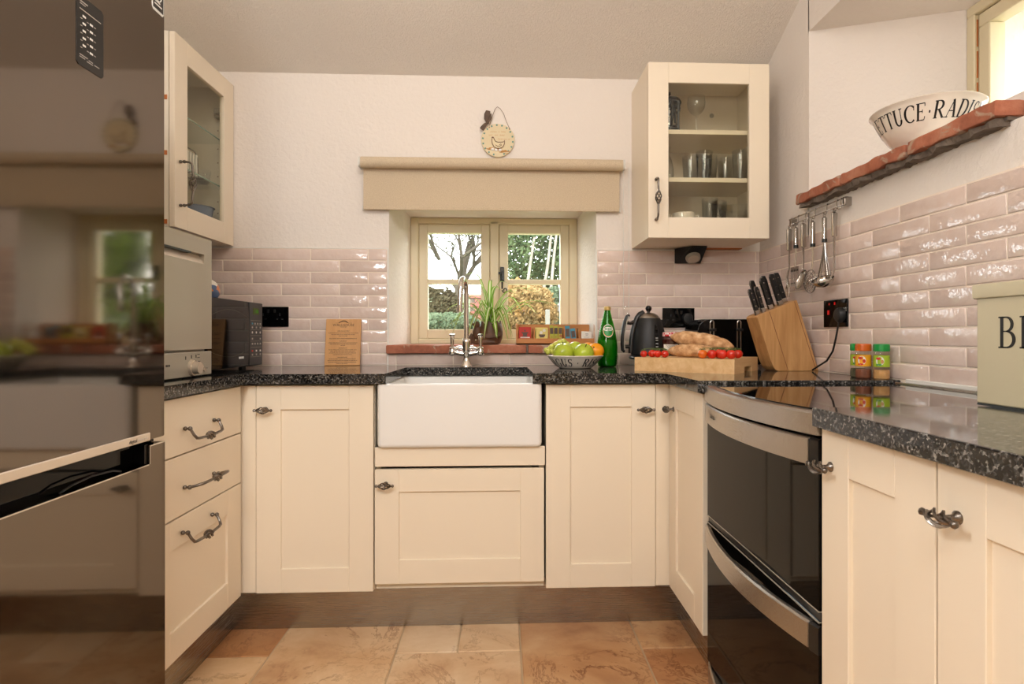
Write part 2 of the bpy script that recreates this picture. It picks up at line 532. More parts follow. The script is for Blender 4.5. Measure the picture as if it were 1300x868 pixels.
# ---------------------------------------------------------------- mesh helpers
class MB:
    def __init__(s):
        s.bm = bmesh.new()

    def box(s, x0, x1, y0, y1, z0, z1, bev=0.0, seg=1, rot=None, piv=None):
        r = bmesh.ops.create_cube(s.bm, size=1.0)
        vs = r['verts']
        cx, cy, cz = (x0 + x1) / 2, (y0 + y1) / 2, (z0 + z1) / 2
        for v in vs:
            v.co = Vector((cx + v.co.x * (x1 - x0), cy + v.co.y * (y1 - y0), cz + v.co.z * (z1 - z0)))
        if bev > 0:
            es = list({e for v in vs for e in v.link_edges})
            rr = bmesh.ops.bevel(s.bm, geom=es, offset=bev, segments=seg, profile=0.5, affect='EDGES')
            vs = list({v for f in rr['faces'] for v in f.verts} | {v for v in vs if v.is_valid})
        if rot is not None:
            p = Vector(piv if piv else (cx, cy, cz))
            mt = rot if isinstance(rot, Matrix) else Euler(rot).to_matrix()
            for v in vs:
                v.co = p + mt @ (v.co - p)
        return vs

    def loft(s, rings, close=True, cap0=True, cap1=True):
        rows = [[s.bm.verts.new(p) for p in ring] for ring in rings]
        n = len(rows[0])
        for a, b in zip(rows, rows[1:]):
            for i in range(n if close else n - 1):
                j = (i + 1) % n
                try:
                    s.bm.faces.new((a[i], a[j], b[j], b[i]))
                except ValueError:
                    pass
        if cap0 and close:
            s.bm.faces.new(list(reversed(rows[0])))
        if cap1 and close:
            s.bm.faces.new(rows[-1])
        return rows

    def lathe(s, prof, n=28, o=(0, 0, 0), cap0=True, cap1=True, arc=None, sx=1.0, sy=1.0):
        rings = []
        for r, z in prof:
            r = max(r, 1e-5)
            rings.append([(o[0] + r * sx * math.cos(2 * math.pi * i / n), o[1] + r * sy * math.sin(2 * math.pi * i / n), o[2] + z) for i in range(n)])
        return s.loft(rings, True, cap0, cap1)

    def tube(s, pts, r, n=8, closed=False, cap=True, flat=1.0):
        pts = [Vector(p) for p in pts]
        m = len(pts)
        rad = r if isinstance(r, (list, tuple)) else [r] * m
        tang = []
        for i in range(m):
            if closed:
                t = pts[(i + 1) % m] - pts[i - 1]
            else:
                t = pts[min(i + 1, m - 1)] - pts[max(i - 1, 0)]
            tang.append(t.normalized() if t.length > 1e-9 else Vector((0, 0, 1)))
        t0 = tang[0]
        up = Vector((0, 0, 1)) if abs(t0.z) < 0.9 else Vector((1, 0, 0))
        nrm = (up - t0 * up.dot(t0)).normalized()
        rings = []
        for i in range(m):
            t = tang[i]
            nrm = nrm - t * nrm.dot(t)
            if nrm.length < 1e-6:
                nrm = t.orthogonal()
            nrm.normalize()
            bn = t.cross(nrm)
            rings.append([tuple(pts[i] + nrm * (rad[i] * math.cos(2 * math.pi * k / n)) + bn * (rad[i] * flat * math.sin(2 * math.pi * k / n))) for k in range(n)])
        if closed:
            rings.append(rings[0])
            return s.loft(rings, True, False, False)
        return s.loft(rings, True, cap, cap)

    def cyl(s, p0, p1, r0, r1=None, n=16):
        return s.tube([p0, p1], [r0, r0 if r1 is None else r1], n)

    def ball(s, c, r, n=12, m=8, mat=None):
        rr = (r, r, r) if not isinstance(r, (tuple, list)) else r
        rings = []
        for j in range(1, m):
            a = math.pi * j / m
            rings.append([(c[0] + rr[0] * math.sin(a) * math.cos(2 * math.pi * i / n), c[1] + rr[1] * math.sin(a) * math.sin(2 * math.pi * i / n), c[2] - rr[2] * math.cos(a)) for i in range(n)])
        rows = s.loft(rings, True, False, False)
        b = s.bm.verts.new((c[0], c[1], c[2] - rr[2]))
        t = s.bm.verts.new((c[0], c[1], c[2] + rr[2]))
        for i in range(n):
            s.bm.faces.new((b, rows[0][(i + 1) % n], rows[0][i]))
            s.bm.faces.new((t, rows[-1][i], rows[-1][(i + 1) % n]))
        if mat is not None:
            for row in rows:
                for v in row:
                    v.co = mat @ v.co
            b.co = mat @ b.co
            t.co = mat @ t.co

    def prism(s, poly, a0, a1, plane='XY', bev=0.0):
        """poly in the plane, extruded a0..a1 along the third axis"""
        def mk(p, a):
            if plane == 'XY':
                return (p[0], p[1], a)
            if plane == 'XZ':
                return (p[0], a, p[1])
            return (a, p[0], p[1])
        A = [s.bm.verts.new(mk(p, a0)) for p in poly]
        B = [s.bm.verts.new(mk(p, a1)) for p in poly]
        n = len(poly)
        fs = [s.bm.faces.new(list(reversed(A))), s.bm.faces.new(B)]
        for i in range(n):
            j = (i + 1) % n
            fs.append(s.bm.faces.new((A[i], A[j], B[j], B[i])))
        if bev:
            es = list({e for f in fs for e in f.edges})
            bmesh.ops.bevel(s.bm, geom=es, offset=bev, segments=2, profile=0.5, affect='EDGES')

    def quad(s, a, b, c, d):
        return s.bm.faces.new([s.bm.verts.new(p) for p in (a, b, c, d)])

    def mesh(s, name, smooth=False, angle=35):
        bm = s.bm
        bmesh.ops.recalc_face_normals(bm, faces=bm.faces[:])
        me = bpy.data.meshes.new(name)
        if smooth:
            ca = R(angle)
            for f in bm.faces:
                f.smooth = True
            for e in bm.edges:
                if len(e.link_faces) == 2:
                    try:
                        if e.calc_face_angle() > ca:
                            e.smooth = False
                    except ValueError:
                        pass
        bm.to_mesh(me)
        bm.free()
        return me


def obj(name, mb, mat, parent=None, smooth=False, loc=None, rot=None, label=None, angle=35):
    me = mb.mesh(name, smooth, angle) if isinstance(mb, MB) else mb
    o = bpy.data.objects.new(name, me)
    C.objects.link(o)
    if mat is not None:
        me.materials.clear()
        for m_ in (mat if isinstance(mat, (list, tuple)) else [mat]):
            me.materials.append(m_)
    if parent is not None:
        o.parent = parent
    if loc:
        o.location = loc
    if rot:
        o.rotation_euler = rot
    if label:
        o['label'] = label
    if smooth and isinstance(mb, MB):
        wn = o.modifiers.new('weighted normals', 'WEIGHTED_NORMAL')
        wn.keep_sharp = True
    return o


def tag(o, label, cat, group=None):
    o['label'] = label
    o['category'] = cat
    if group:
        o['group'] = group
    return o


def thing(name, label, cat, loc=(0, 0, 0), rz=0.0, group=None):
    o = bpy.data.objects.new(name, None)
    C.objects.link(o)
    o.empty_display_size = 0.05
    o.location = loc
    o.rotation_euler = (0, 0, rz)
    return tag(o, label, cat, group)


def struct(name, mb, mat, parent=None, smooth=False, loc=None, rot=None):
    o = obj(name, mb, mat, parent, smooth, loc, rot)
    if parent is None:
        o['kind'] = 'structure'
    return o


def copy_tree(o, parent=None):
    c = o.copy()
    C.objects.link(c)
    if parent is not None:
        c.parent = parent
    for ch in list(o.children):
        copy_tree(ch, c)
    return c


def box(name, dims, mat, parent=None, bev=0.0, seg=1, label=None, smooth=None):
    b = MB()
    b.box(*dims, bev=bev, seg=seg)
    return obj(name, b, mat, parent, smooth=(bev > 0 and seg > 1) if smooth is None else smooth, label=label, angle=50)


# ---------------------------------------------------------------- serif lettering (drawn strokes)
def _arc(cx, cy, rx, ry, a0, a1, thin, thick, n=14):
    out = []
    for i in range(n + 1):
        a = R(a0 + (a1 - a0) * i / n)
        out.append((cx + rx * math.cos(a), cy + ry * math.sin(a), thin + (thick - thin) * abs(math.cos(a)) ** 1.3))
    return out


def _ln(x0, y0, x1, y1, w, w2=None, n=6):
    w2 = w if w2 is None else w2
    return [(x0 + (x1 - x0) * i / n, y0 + (y1 - y0) * i / n, w + (w2 - w) * i / n) for i in range(n + 1)]


TK, TN = 0.125, 0.045


def _stem(x, y0=0.0, y1=1.0):
    return [_ln(x, y0, x, y1, TK), _ln(x - 0.13, y0 + 0.02, x + 0.13, y0 + 0.02, TN, n=2), _ln(x - 0.13, y1 - 0.02, x + 0.13, y1 - 0.02, TN, n=2)]


GL = {
    'B': (0.66, _stem(0.14) + [_ln(0.14, 0.98, 0.3, 0.98, TN), _arc(0.3, 0.755, 0.22, 0.225, 90, -90, TN, TK), _ln(0.14, 0.53, 0.32, 0.53, TN), _arc(0.32, 0.275, 0.27, 0.255, 90, -90, TN, TK + 0.01), _ln(0.14, 0.02, 0.32, 0.02, TN)]),
    'R': (0.72, _stem(0.14) + [_ln(0.14, 0.98, 0.3, 0.98, TN), _arc(0.3, 0.735, 0.24, 0.245, 90, -90, TN, TK), _ln(0.14, 0.49, 0.3, 0.49, TN), _ln(0.32, 0.49, 0.66, 0.0, TK * 0.8, TK * 0.9), _ln(0.62, 0.02, 0.78, 0.03, TN)]),
    'E': (0.62, _stem(0.14) + [_ln(0.14, 0.98, 0.54, 0.98, TN), _ln(0.54, 0.99, 0.56, 0.8, TN), _ln(0.14, 0.52, 0.42, 0.52, TN), _ln(0.42, 0.62, 0.42, 0.42, TN), _ln(0.14, 0.02, 0.56, 0.02, TN), _ln(0.55, 0.01, 0.59, 0.22, TN)]),
    'A': (0.76, [_ln(0.1, 0.0, 0.4, 1.0, TN), _ln(0.36, 1.0, 0.68, 0.0, TK), _ln(0.2, 0.36, 0.54, 0.36, TN), _ln(-0.02, 0.02, 0.22, 0.02, TN), _ln(0.54, 0.02, 0.82, 0.02, TN)]),
    'D': (0.76, _stem(0.14) + [_ln(0.14, 0.98, 0.3, 0.98, TN), _arc(0.28, 0.5, 0.4, 0.48, 90, -90, TN, TK + 0.01), _ln(0.14, 0.02, 0.3, 0.02, TN)]),
    'L': (0.58, _stem(0.14) + [_ln(0.14, 0.02, 0.52, 0.02, TN), _ln(0.51, 0.01, 0.55, 0.22, TN)]),
    'T': (0.64, [_ln(0.32, 0.0, 0.32, 1.0, TK), _ln(0.02, 0.98, 0.62, 0.98, TN), _ln(0.03, 0.99, 0.0, 0.8, TN), _ln(0.61, 0.99, 0.64, 0.8, TN), _ln(0.2, 0.02, 0.44, 0.02, TN)]),
    'U': (0.74, [_ln(0.14, 1.0, 0.14, 0.32, TK), _arc(0.36, 0.33, 0.22, 0.32, 180, 360, TN + 0.02, TK), _ln(0.58, 0.32, 0.58, 1.0, TN), _ln(0.02, 0.98, 0.26, 0.98, TN), _ln(0.48, 0.98, 0.7, 0.98, TN)]),
    'C': (0.70, [_arc(0.42, 0.5, 0.36, 0.49, 48, 312, TN, TK + 0.01, 24), _ln(0.66, 0.68, 0.66, 0.92, TN, n=2)]),
    'G': (0.76, [_arc(0.42, 0.5, 0.36, 0.49, 48, 316, TN, TK + 0.01, 24), _ln(0.66, 0.68, 0.66, 0.92, TN, n=2), _ln(0.66, 0.06, 0.66, 0.42, TK), _ln(0.54, 0.42, 0.76, 0.42, TN)]),
    'S': (0.56, [_arc(0.29, 0.745, 0.19, 0.245, 40, 245, TN, TK * 0.8), _ln(0.21, 0.53, 0.38, 0.45, TK), _arc(0.28, 0.255, 0.22, 0.255, 65, -140, TN, TK * 0.8), _ln(0.45, 0.78, 0.45, 0.96, TN, n=2), _ln(0.09, 0.04, 0.09, 0.24, TN, n=2)]),
    'I': (0.30, _stem(0.15)),
    'H': (0.78, _stem(0.14) + _stem(0.62) + [_ln(0.14, 0.52, 0.62, 0.52, TN)]),
    'O': (0.80, [_arc(0.4, 0.5, 0.34, 0.49, 0, 360, TN, TK + 0.01, 28)]),
    'P': (0.62, _stem(0.14) + [_ln(0.14, 0.98, 0.3, 0.98, TN), _arc(0.3, 0.73, 0.25, 0.25, 90, -90, TN, TK), _ln(0.14, 0.48, 0.3, 0.48, TN)]),
    '.': (0.34, [[(0.12, 0.44, 0.11), (0.17, 0.44, 0.13), (0.22, 0.44, 0.11)]]),
    ' ': (0.25, []),
}


def text_len(txt, gap=0.1):
    return sum(GL[c][0] + gap for c in txt)


def letters(txt, h, fn, gap=0.1, wide=1.0, slant=0.0, bold=1.0):
    """strokes laid on a surface: fn(x, y) -> point, lengths in metres"""
    mb = MB()
    x = 0.0
    for c in txt:
        w, strokes = GL[c]
        for st in strokes:
            prev = None
            for i, (px_, py_, wd) in enumerate(st):
                a = st[max(i - 1, 0)]
                b = st[min(i + 1, len(st) - 1)]
                dx, dy = b[0] - a[0], b[1] - a[1]
                ln_ = math.hypot(dx, dy) or 1
                nx, ny = -dy / ln_ * wd * bold / 2, dx / ln_ * wd * bold / 2
                q = []
                for sg in (1, -1):
                    X, Y = x + px_ + sg * nx, py_ + sg * ny
                    q.append(mb.bm.verts.new(fn((X + slant * Y) * h * wide, Y * h)))
                if prev:
                    mb.bm.faces.new((prev[0], prev[1], q[1], q[0]))
                prev = q
        x += w + gap
    return mb


def text_obj(name, txt, size, mat, parent, loc, rot, extrude=0.0002, align='CENTER', space=1.0):
    cu = bpy.data.curves.new(name, 'FONT')
    cu.body = txt
    cu.size = size
    cu.extrude = extrude
    cu.align_x = align
    cu.align_y = 'CENTER'
    cu.space_character = space
    cu.resolution_u = 2
    o = bpy.data.objects.new(name, cu)
    C.objects.link(o)
    cu.materials.append(mat)
    bpy.context.view_layer.update()
    me = bpy.data.meshes.new_from_object(o)
    bpy.data.objects.remove(o)
    o = bpy.data.objects.new(name, me)
    C.objects.link(o)
    o.parent = parent
    o.location = loc
    o.rotation_euler = rot
    return o


def pieces(name, cyls, mat, parent, n=12, smooth=True):
    for p0, p1, r in cyls:
        b = MB()
        b.cyl(p0, p1, r, n=n)
        obj(name, b, mat, parent, smooth=smooth)

# ================================================================ STRUCTURE
YB = 2.635      # back wall
XR = 1.175      # right wall
XL = -1.5       # left wall
WT = 0.9        # worktop top


def ceil_z(y):
    return 2.19 + 0.47 * (YB - y) if y > 0.3 else 2.19 + 0.47 * (YB - 0.3)


# floor: grout bed with travertine slabs as pieces
b = MB()
b.box(XL - 0.1, XR + 0.1, -2.5, 3.0, -0.1, -0.004)
floor = struct('floor', b, M['floor_grout'])
xs = [-1.55, -1.15, -0.752, -0.348, 0.060, 0.459, 0.66, 1.25]
slabs = []
slabs += [(-0.752, -0.348, 1.512, 2.2), (-0.348, -0.147, 1.921, 2.2), (-0.147, 0.060, 1.921, 2.2), (-0.348, 0.060, 1.512, 1.921), (0.060, 0.459, 1.512, 2.2),
          (0.459, 0.86, 1.917, 2.2), (0.459, 0.86, 1.71, 1.917), (0.459, 0.86, 1.3, 1.71), (-1.15, -0.752, 1.922, 2.2), (-1.15, -0.752, 1.512, 1.922), (0.06, 0.459, 1.1, 1.512)]
yy = 1.1
slabs += [(-1.15, -0.752, 1.1, 1.512), (-0.752, -0.348, 1.1, 1.512), (-0.348, 0.06, 1.1, 1.512), (0.459, 0.86, 1.1, 1.3)]
for j in range(8):
    y1 = 1.1 - 0.41 * j
    y0 = max(y1 - 0.41, -2.4)
    x = -1.5 + (0.2 if j % 2 else 0.0)
    if j % 2:
        slabs.append((-1.5, x, y0, y1))
    k = 0
    while x < 1.2:
        w = [0.61, 0.41, 0.41, 0.2][(k + j) % 4]
        slabs.append((x, min(x + w, 1.25), y0, y1))
        x += w
        k += 1
for (x0, x1, y0, y1) in slabs:
    g = 0.0025
    if x1 - x0 < 0.02 or y1 - y0 < 0.02:
        continue
    b = MB()
    b.box(-(x1 - x0) / 2 + g, (x1 - x0) / 2 - g, -(y1 - y0) / 2 + g, (y1 - y0) / 2 - g, -0.02, 0.0, bev=0.0025, seg=1)
    o = obj('tile', b, M['travertine_brown' if (x0, y0) in ((-1.15, 1.922), (0.459, 1.71)) else 'travertine'], floor, loc=((x0 + x1) / 2, (y0 + y1) / 2, rnd.uniform(-0.0006, 0.0)))

# back wall with the splayed window opening
b = MB()
b.prism([(XL - 0.1, YB), (-0.504, YB), (-0.456, 2.93), (-0.456, 3.02), (XL - 0.1, 3.02)], 0, 2.4)
b.prism([(0.423, YB), (XR + 0.6, YB), (XR + 0.6, 3.02), (0.375, 3.02), (0.375, 2.93)], 0, 2.4)
b.box(-0.504, 0.423, YB, 3.02, 0, 0.962)
b.prism([(YB, 1.665), (2.93, 1.617), (3.02, 1.617), (3.02, 2.4), (YB, 2.4)], -0.504, 0.423, 'YZ')
wall_back = struct('wall_back', b, M['wall'])

# right wall with the deep high window recess
b = MB()
b.prism([(XR, 2.70), (XR, 2.204), (1.50, 1.838), (1.62, 1.838), (1.9, 1.838), (1.9, 2.70)], 0, 3.4)
b.prism([(XR, -2.5), (XR, 1.25), (1.50, 1.31), (1.9, 1.31), (1.9, -2.5)], 0, 3.4)
b.box(XR, 1.9, 1.25, 2.21, 0, 1.526)
b.box(1.20, 1.9, 1.25, 2.21, 1.562, 1.594)
b.box(1.28, 1.9, 1.25, 2.21, 1.526, 1.562)
b.prism([(XR, 2.197), (1.50, 2.085), (1.9, 2.085), (1.9, 3.4), (XR, 3.4)], 1.25, 2.21, 'XZ')
wall_right = struct('wall_right', b, M['wall'])

b = MB()
b.box(XL - 0.12, XL, -2.5, 3.02, 0, 3.5)
struct('wall_left', b, M['wall'])
b = MB()
b.box(XL - 0.12, -1.35, -2.6, -2.4, 0, 3.5)
b.box(0.75, 1.9, -2.6, -2.4, 0, 3.5)
b.box(-1.35, 0.75, -2.6, -2.4, 2.1, 3.5)
struct('wall_rear', b, M['wall'])
b = MB()
b.box(-1.35, 0.75, -2.5, -2.45, 0, 2.1)
for x0, x1 in ((-1.30, -0.34), (-0.26, 0.70)):
    for z0, z1 in ((0.12, 0.95), (1.05, 2.0)):
        b.box(x0 + 0.1, x1 - 0.1, -2.452, -2.435, z0, z1, bev=0.006)
struct('door_1', b, M['frame'])
b = MB()
for q in ((-1.04, -0.99, -1.68, -0.32), (0.69, 0.74, -1.68, -0.32), (-0.99, 0.69, -1.68, -1.63), (-0.99, 0.69, -0.37, -0.32)):
    b.box(q[0], q[1], q[2], q[3], 3.20, 3.295, bev=0.004)
struct('fill_light_frame', b, M['frame'])  # made-up frame ring round the added overhead fill, no opening behind it

b = MB()
z0, z1 = ceil_z(3.02), ceil_z(0.3)
b.prism([(3.02, z0), (0.3, z1), (-2.6, z1), (-2.6, z1 + 0.15), (0.3, z1 + 0.15), (3.02, z0 + 0.3)], XL - 0.12, 1.9, 'YZ')
struct('ceiling', b, M['ceiling'])


# ---------------------------------------------------------------- wall tiles (each one a piece of its wall)
_tile_cache = {}


def tile_mesh(w, h):
    key = (round(w, 4), round(h, 4))
    if key not in _tile_cache:
        mb = MB()
        g = 0.0021
        e = 0.0014
        x, z = w / 2 - g, h / 2 - g
        ring = lambda a, y: [(-x + a, y, -z + a), (x - a, y, -z + a), (x - a, y, z - a), (-x + a, y, z - a)]
        mb.loft([ring(0, 0.0), ring(0, -0.0052), ring(e * 0.5, -0.0068), ring(e * 2.2, -0.0075)], True, False, True)
        me = mb.mesh('tile', True, 50)
        me.materials.append(M['tile'])
        _tile_cache[key] = me
    return _tile_cache[key]


def lay_tiles(parent, a0, a1, z_bot, z_top, joint_odd, joint_even, place, rz, pitch=0.252, row=0.0515, first=0):
    r = 0
    z = z_top
    while z > z_bot + 0.012:
        zl = max(z - row, z_bot)
        j = joint_odd if (r + first) % 2 == 0 else joint_even
        k = math.ceil((a0 - j) / pitch - 1e-6)
        cuts = [a0]
        x = j + k * pitch
        while x < a1:
            if x - a0 > 0.012 and a1 - x > 0.012:
                cuts.append(x)
            x += pitch
        cuts.append(a1)
        for p, q in zip(cuts, cuts[1:]):
            me = tile_mesh(q - p, z - zl)
            o = bpy.data.objects.new('tile', me)
            C.objects.link(o)
            o.parent = parent
            o.location = place((p + q) / 2, (z + zl) / 2)
            o.rotation_euler = (rnd.uniform(-0.006, 0.006), 0, rz + rnd.uniform(-0.004, 0.004))
        z = zl
        r += 1


def backs(a0, a1, z0, z1):
    b = MB()
    b.box(a0, a1, YB - 0.0062, YB, z0, z1)
    return b


struct('grout', backs(-1.5, -0.508, WT - 0.03, 1.4155), M['grout'], wall_back)
struct('grout', backs(-0.508, 0.424, WT - 0.03, 0.945), M['grout'], wall_back)
struct('grout', backs(0.424, XR, WT - 0.03, 1.4155), M['grout'], wall_back)
pb = lambda x, z: (x, YB - 0.001, z)
lay_tiles(wall_back, -1.5, -0.511, WT, 1.414, -1.098, -1.224, pb, 0)
lay_tiles(wall_back, -0.511, 0.426, WT, 0.951, -0.472, -0.346, pb, 0)
lay_tiles(wall_back, 0.426, XR - 0.007, WT, 1.414, 0.649, 0.525, pb, 0)
b = MB()
b.box(XR - 0.0062, XR, -0.1, YB - 0.008, WT - 0.03, 1.4145)
struct('grout', b, M['grout'], wall_right)
lay_tiles(wall_right, -0.1, YB - 0.008, WT, 1.4125, 1.678, 1.806, lambda y, z: (XR - 0.001, y, z), R(-90), pitch=0.2475)

# edge trim at the tile ends and silicone line on the worktop
b = MB()
b.box(-0.511, -0.506, YB - 0.009, YB + 0.001, WT, 1.4165)
b.box(-1.5, -0.511, YB - 0.009, YB, 1.4145, 1.4175)
b.box(0.421, 0.426, YB - 0.009, YB + 0.001, 0.96, 1.4165)
b.box(0.426, XR - 0.005, YB - 0.009, YB, 1.4145, 1.4175)
struct('trim_1', b, M['white'])
b = MB()
b.box(XR - 0.022, XR - 0.009, -0.1, 1.635, WT - 0.006, WT + 0.006, bev=0.002)
struct('trim_2', b, M['white'])

# ---------------------------------------------------------------- brick sills
_bs = 0


def rough_brick(name, x0, x1, y0, y1, z0, z1, parent, amp=0.004, mat=None, cuts=5):
    global _bs
    _bs += 17
    mb = MB()
    mb.box(x0, x1, y0, y1, z0, z1, bev=0.006, seg=2)
    L = max(x1 - x0, y1 - y0)
    es = [e for e in mb.bm.edges if e.calc_length() > L * 0.5]
    bmesh.ops.subdivide_edges(mb.bm, edges=es, cuts=cuts, use_grid_fill=True)
    for v in mb.bm.verts:
        n_ = noise.noise_vector(Vector((v.co.x * 22 + _bs, v.co.y * 22, v.co.z * 22)))
        v.co += n_ * amp
    return obj(name, mb, mat or M['brick'], parent, smooth=True, angle=40)


b = MB()
b.box(-0.503, 0.422, 2.606, 2.93, 0.955, 0.986)
sill = struct('trim_3', b, M['mortar'])
for x0, x1 in ((-0.512, 0.106), (0.114, 0.268), (0.276, 0.430)):
    rough_brick('brick', x0, x1, 2.600, YB - 0.0085 + 0.004, 0.951, 0.989, sill, 0.0014, cuts=9)
    rough_brick('brick', max(x0, -0.498), min(x1, 0.418), YB + 0.0, 2.925, 0.963, 0.989, sill, 0.0008, cuts=3)
b = MB()
b.box(1.160, 1.30, 1.300, 2.195, 1.526, 1.560)
shelf = struct('trim_4', b, M['mortar'])
for y0, y1 in ((1.925, 2.222), (1.605, 1.913), (1.296, 1.593)):
    rough_brick('brick', 1.128, 1.30, y0, y1, 1.533, 1.571, shelf, 0.0055, cuts=16)
# crumbly mortar under the shelf bricks
mb = MB()
mb.box(1.140, XR + 0.01, 1.31, 2.19, 1.517, 1.535)
es = [e for e in mb.bm.edges if e.calc_length() > 0.3]
bmesh.ops.subdivide_edges(mb.bm, edges=es, cuts=60, use_grid_fill=True)
for v in mb.bm.verts:
    if v.co.x < 1.15:
        v.co.x += 0.018 * noise.noise(v.co * 30)
    v.co.z += 0.008 * noise.noise(v.co * 45)
struct('mortar', mb, M['mortar'], shelf)


# ---------------------------------------------------------------- windows
def sash(mbf, x0, x1, z0, z1, st, y0, y1, rail):
    mbf.box(x0, x0 + st, y0, y1, z0, z1, bev=0.003)
    mbf.box(x1 - st, x1, y0, y1, z0, z1, bev=0.003)
    mbf.box(x0 + st - 0.002, x1 - st + 0.002, y0, y1, z1 - st, z1, bev=0.003)
    mbf.box(x0 + st - 0.002, x1 - st + 0.002, y0, y1, z0, z0 + st + 0.004, bev=0.003)
    if rail:
        mbf.box(x0 + st - 0.002, x1 - st + 0.002, y0 + 0.004, y1, rail[0], rail[1], bev=0.003)


b = MB()
b.box(-0.456, -0.416, 2.93, 3.0, 0.988, 1.617, bev=0.004)
b.box(0.334, 0.375, 2.93, 3.0, 0.988, 1.617, bev=0.004)
b.box(-0.42, 0.34, 2.93, 3.0, 1.586, 1.617, bev=0.004)
b.box(-0.42, 0.34, 2.93, 3.0, 0.988, 1.013, bev=0.004)
b.box(-0.062, -0.018, 2.93, 3.0, 1.0, 1.6, bev=0.004)
b.box(-0.075, -0.005, 2.987, 3.0, 1.0, 1.6)
win = struct('window_1', b, M['frame'])
for x0, x1 in ((-0.416, -0.064), (-0.016, 0.334)):
    b = MB()
    sash(b, x0, x1, 1.014, 1.586, 0.044, 2.938, 2.985, (1.288, 1.312))
    s_ = struct('sash', b, M['frame'], win)
    for z0, z1 in ((1.06, 1.29), (1.31, 1.545)):
        g = MB()
        g.box(x0 + 0.04, x1 - 0.04, 2.960, 2.964, z0, z1)
        obj('pane', g, M['pane'], s_)
b = MB()
b.box(-0.0125, 0.008, 2.924, 2.939, 1.30, 1.372, bev=0.002)
b.box(-0.02, 0.0, 2.916, 2.928, 1.335, 1.347, bev=0.002)
b.tube([(-0.002, 2.915, 1.34), (-0.002, 2.912, 1.30), (-0.002, 2.91, 1.262)], 0.004, 8)
pts = [(0.012 + (0.014 - 0.0006 * i) * math.cos(R(180 + 26 * i)), 2.91, 1.256 + (0.014 - 0.0006 * i) * math.sin(R(180 + 26 * i))) for i in range(16)]
b.tube(pts, 0.0032, 6)
struct('window_latch', b, M['black'], win, smooth=True)

# side window, high in the recess (built in its own wall direction: Y along, X deep)
b = MB()
fr = 0.032
for (y0, y1, za, zb) in ((1.838 - fr, 1.838, 1.615, 2.085 - fr), (1.31, 1.31 + fr, 1.615, 2.085 - fr), (1.31, 1.838, 2.085 - fr, 2.085), (1.31, 1.838, 1.565, 1.615)):
    b.box(1.50, 1.58, y0, y1, za, zb, bev=0.003)
win2 = struct('window_2', b, M['frame'])
b = MB()
a0, a1, za, zb, st = 1.345, 1.803, 1.645, 2.05, 0.042
for (y0, y1, z0, z1) in ((a0, a0 + st, za + st, zb - st), (a1 - st, a1, za + st, zb - st), (a0, a1, zb - st, zb), (a0, a1, za, za + st)):
    b.box(1.512, 1.565, y0, y1, z0, z1, bev=0.003)
s_ = struct('sash', b, M['frame'], win2)
b = MB()
b.box(1.535, 1.539, a0 + 0.035, a1 - 0.035, za + 0.035, zb - 0.035)
obj('pane', b, M['pane'], s_)
b = MB()
for z in (1.70, 1.80, 1.90, 2.0):
    b.box(1.508, 1.5115, 1.8032, 1.8058, z - 0.05, z + 0.035)
struct('seal_strip', b, M['orange_wood'], win2)

# plinths under the base units
b = MB()
b.box(-0.945, 0.64, 2.10, 2.112, 0.0, 0.165)
struct('baseboard_back', b, M['plinth'])
b = MB()
b.box(-0.957, -0.945, 1.51, 2.10, 0.0, 0.147)
struct('baseboard_left', b, M['plinth_side'])
b = MB()
b.box(0.64, 0.652, 1.70, 2.10, 0.0, 0.147)
b.box(0.64, 0.652, 0.0, 1.045, 0.0, 0.147)
struct('baseboard_right', b, M['plinth_side'])


# ================================================================ KITCHEN UNITS
def cage(mb, p0, axis, side, length, rmax, wires=5, r=0.0016, twist=200, n=9):
    """bird-cage twist: wires bulging around the axis"""
    axis = Vector(axis).normalized()
    u = Vector(side).normalized()
    v = axis.cross(u)
    for k in range(wires):
        pts = []
        for i in range(n + 1):
            t = i / n
            rr = 0.002 + (rmax - 0.002) * math.sin(math.pi * t)
            a = 2 * math.pi * k / wires + R(twist) * t
            pts.append(Vector(p0) + axis * (t * length) + u * rr * math.cos(a) + v * rr * math.sin(a))
        mb.tube(pts, r, 5)


def knob_mesh():
    """horizontal bird-cage T knob, local: door face at y=0, sticking out to -y, bar along x"""
    mb = MB()
    mb.lathe([(0.009, 0.0), (0.009, 0.002), (0.006, 0.004), (0.004, 0.008), (0.0035, 0.022)], 12)
    for v in mb.bm.verts:
        v.co = Vector((v.co.x, -v.co.z, v.co.y))
    y = -0.027
    cage(mb, (-0.021, y, 0), (1, 0, 0), (0, 0, 1), 0.042, 0.0110, 5, 0.0022)
    for sx in (-1, 1):
        mb.tube([(sx * 0.018, y, 0), (sx * 0.023, y, 0), (sx * 0.026, y, 0), (sx * 0.029, y, 0), (sx * 0.032, y, 0)], [0.0042, 0.0034, 0.005, 0.0055, 0.003], 8)
    mb.ball((0, y + 0.003, 0), 0.0030, 8, 6)
    return mb.mesh('handle', True, 60)


KNOB = knob_mesh()


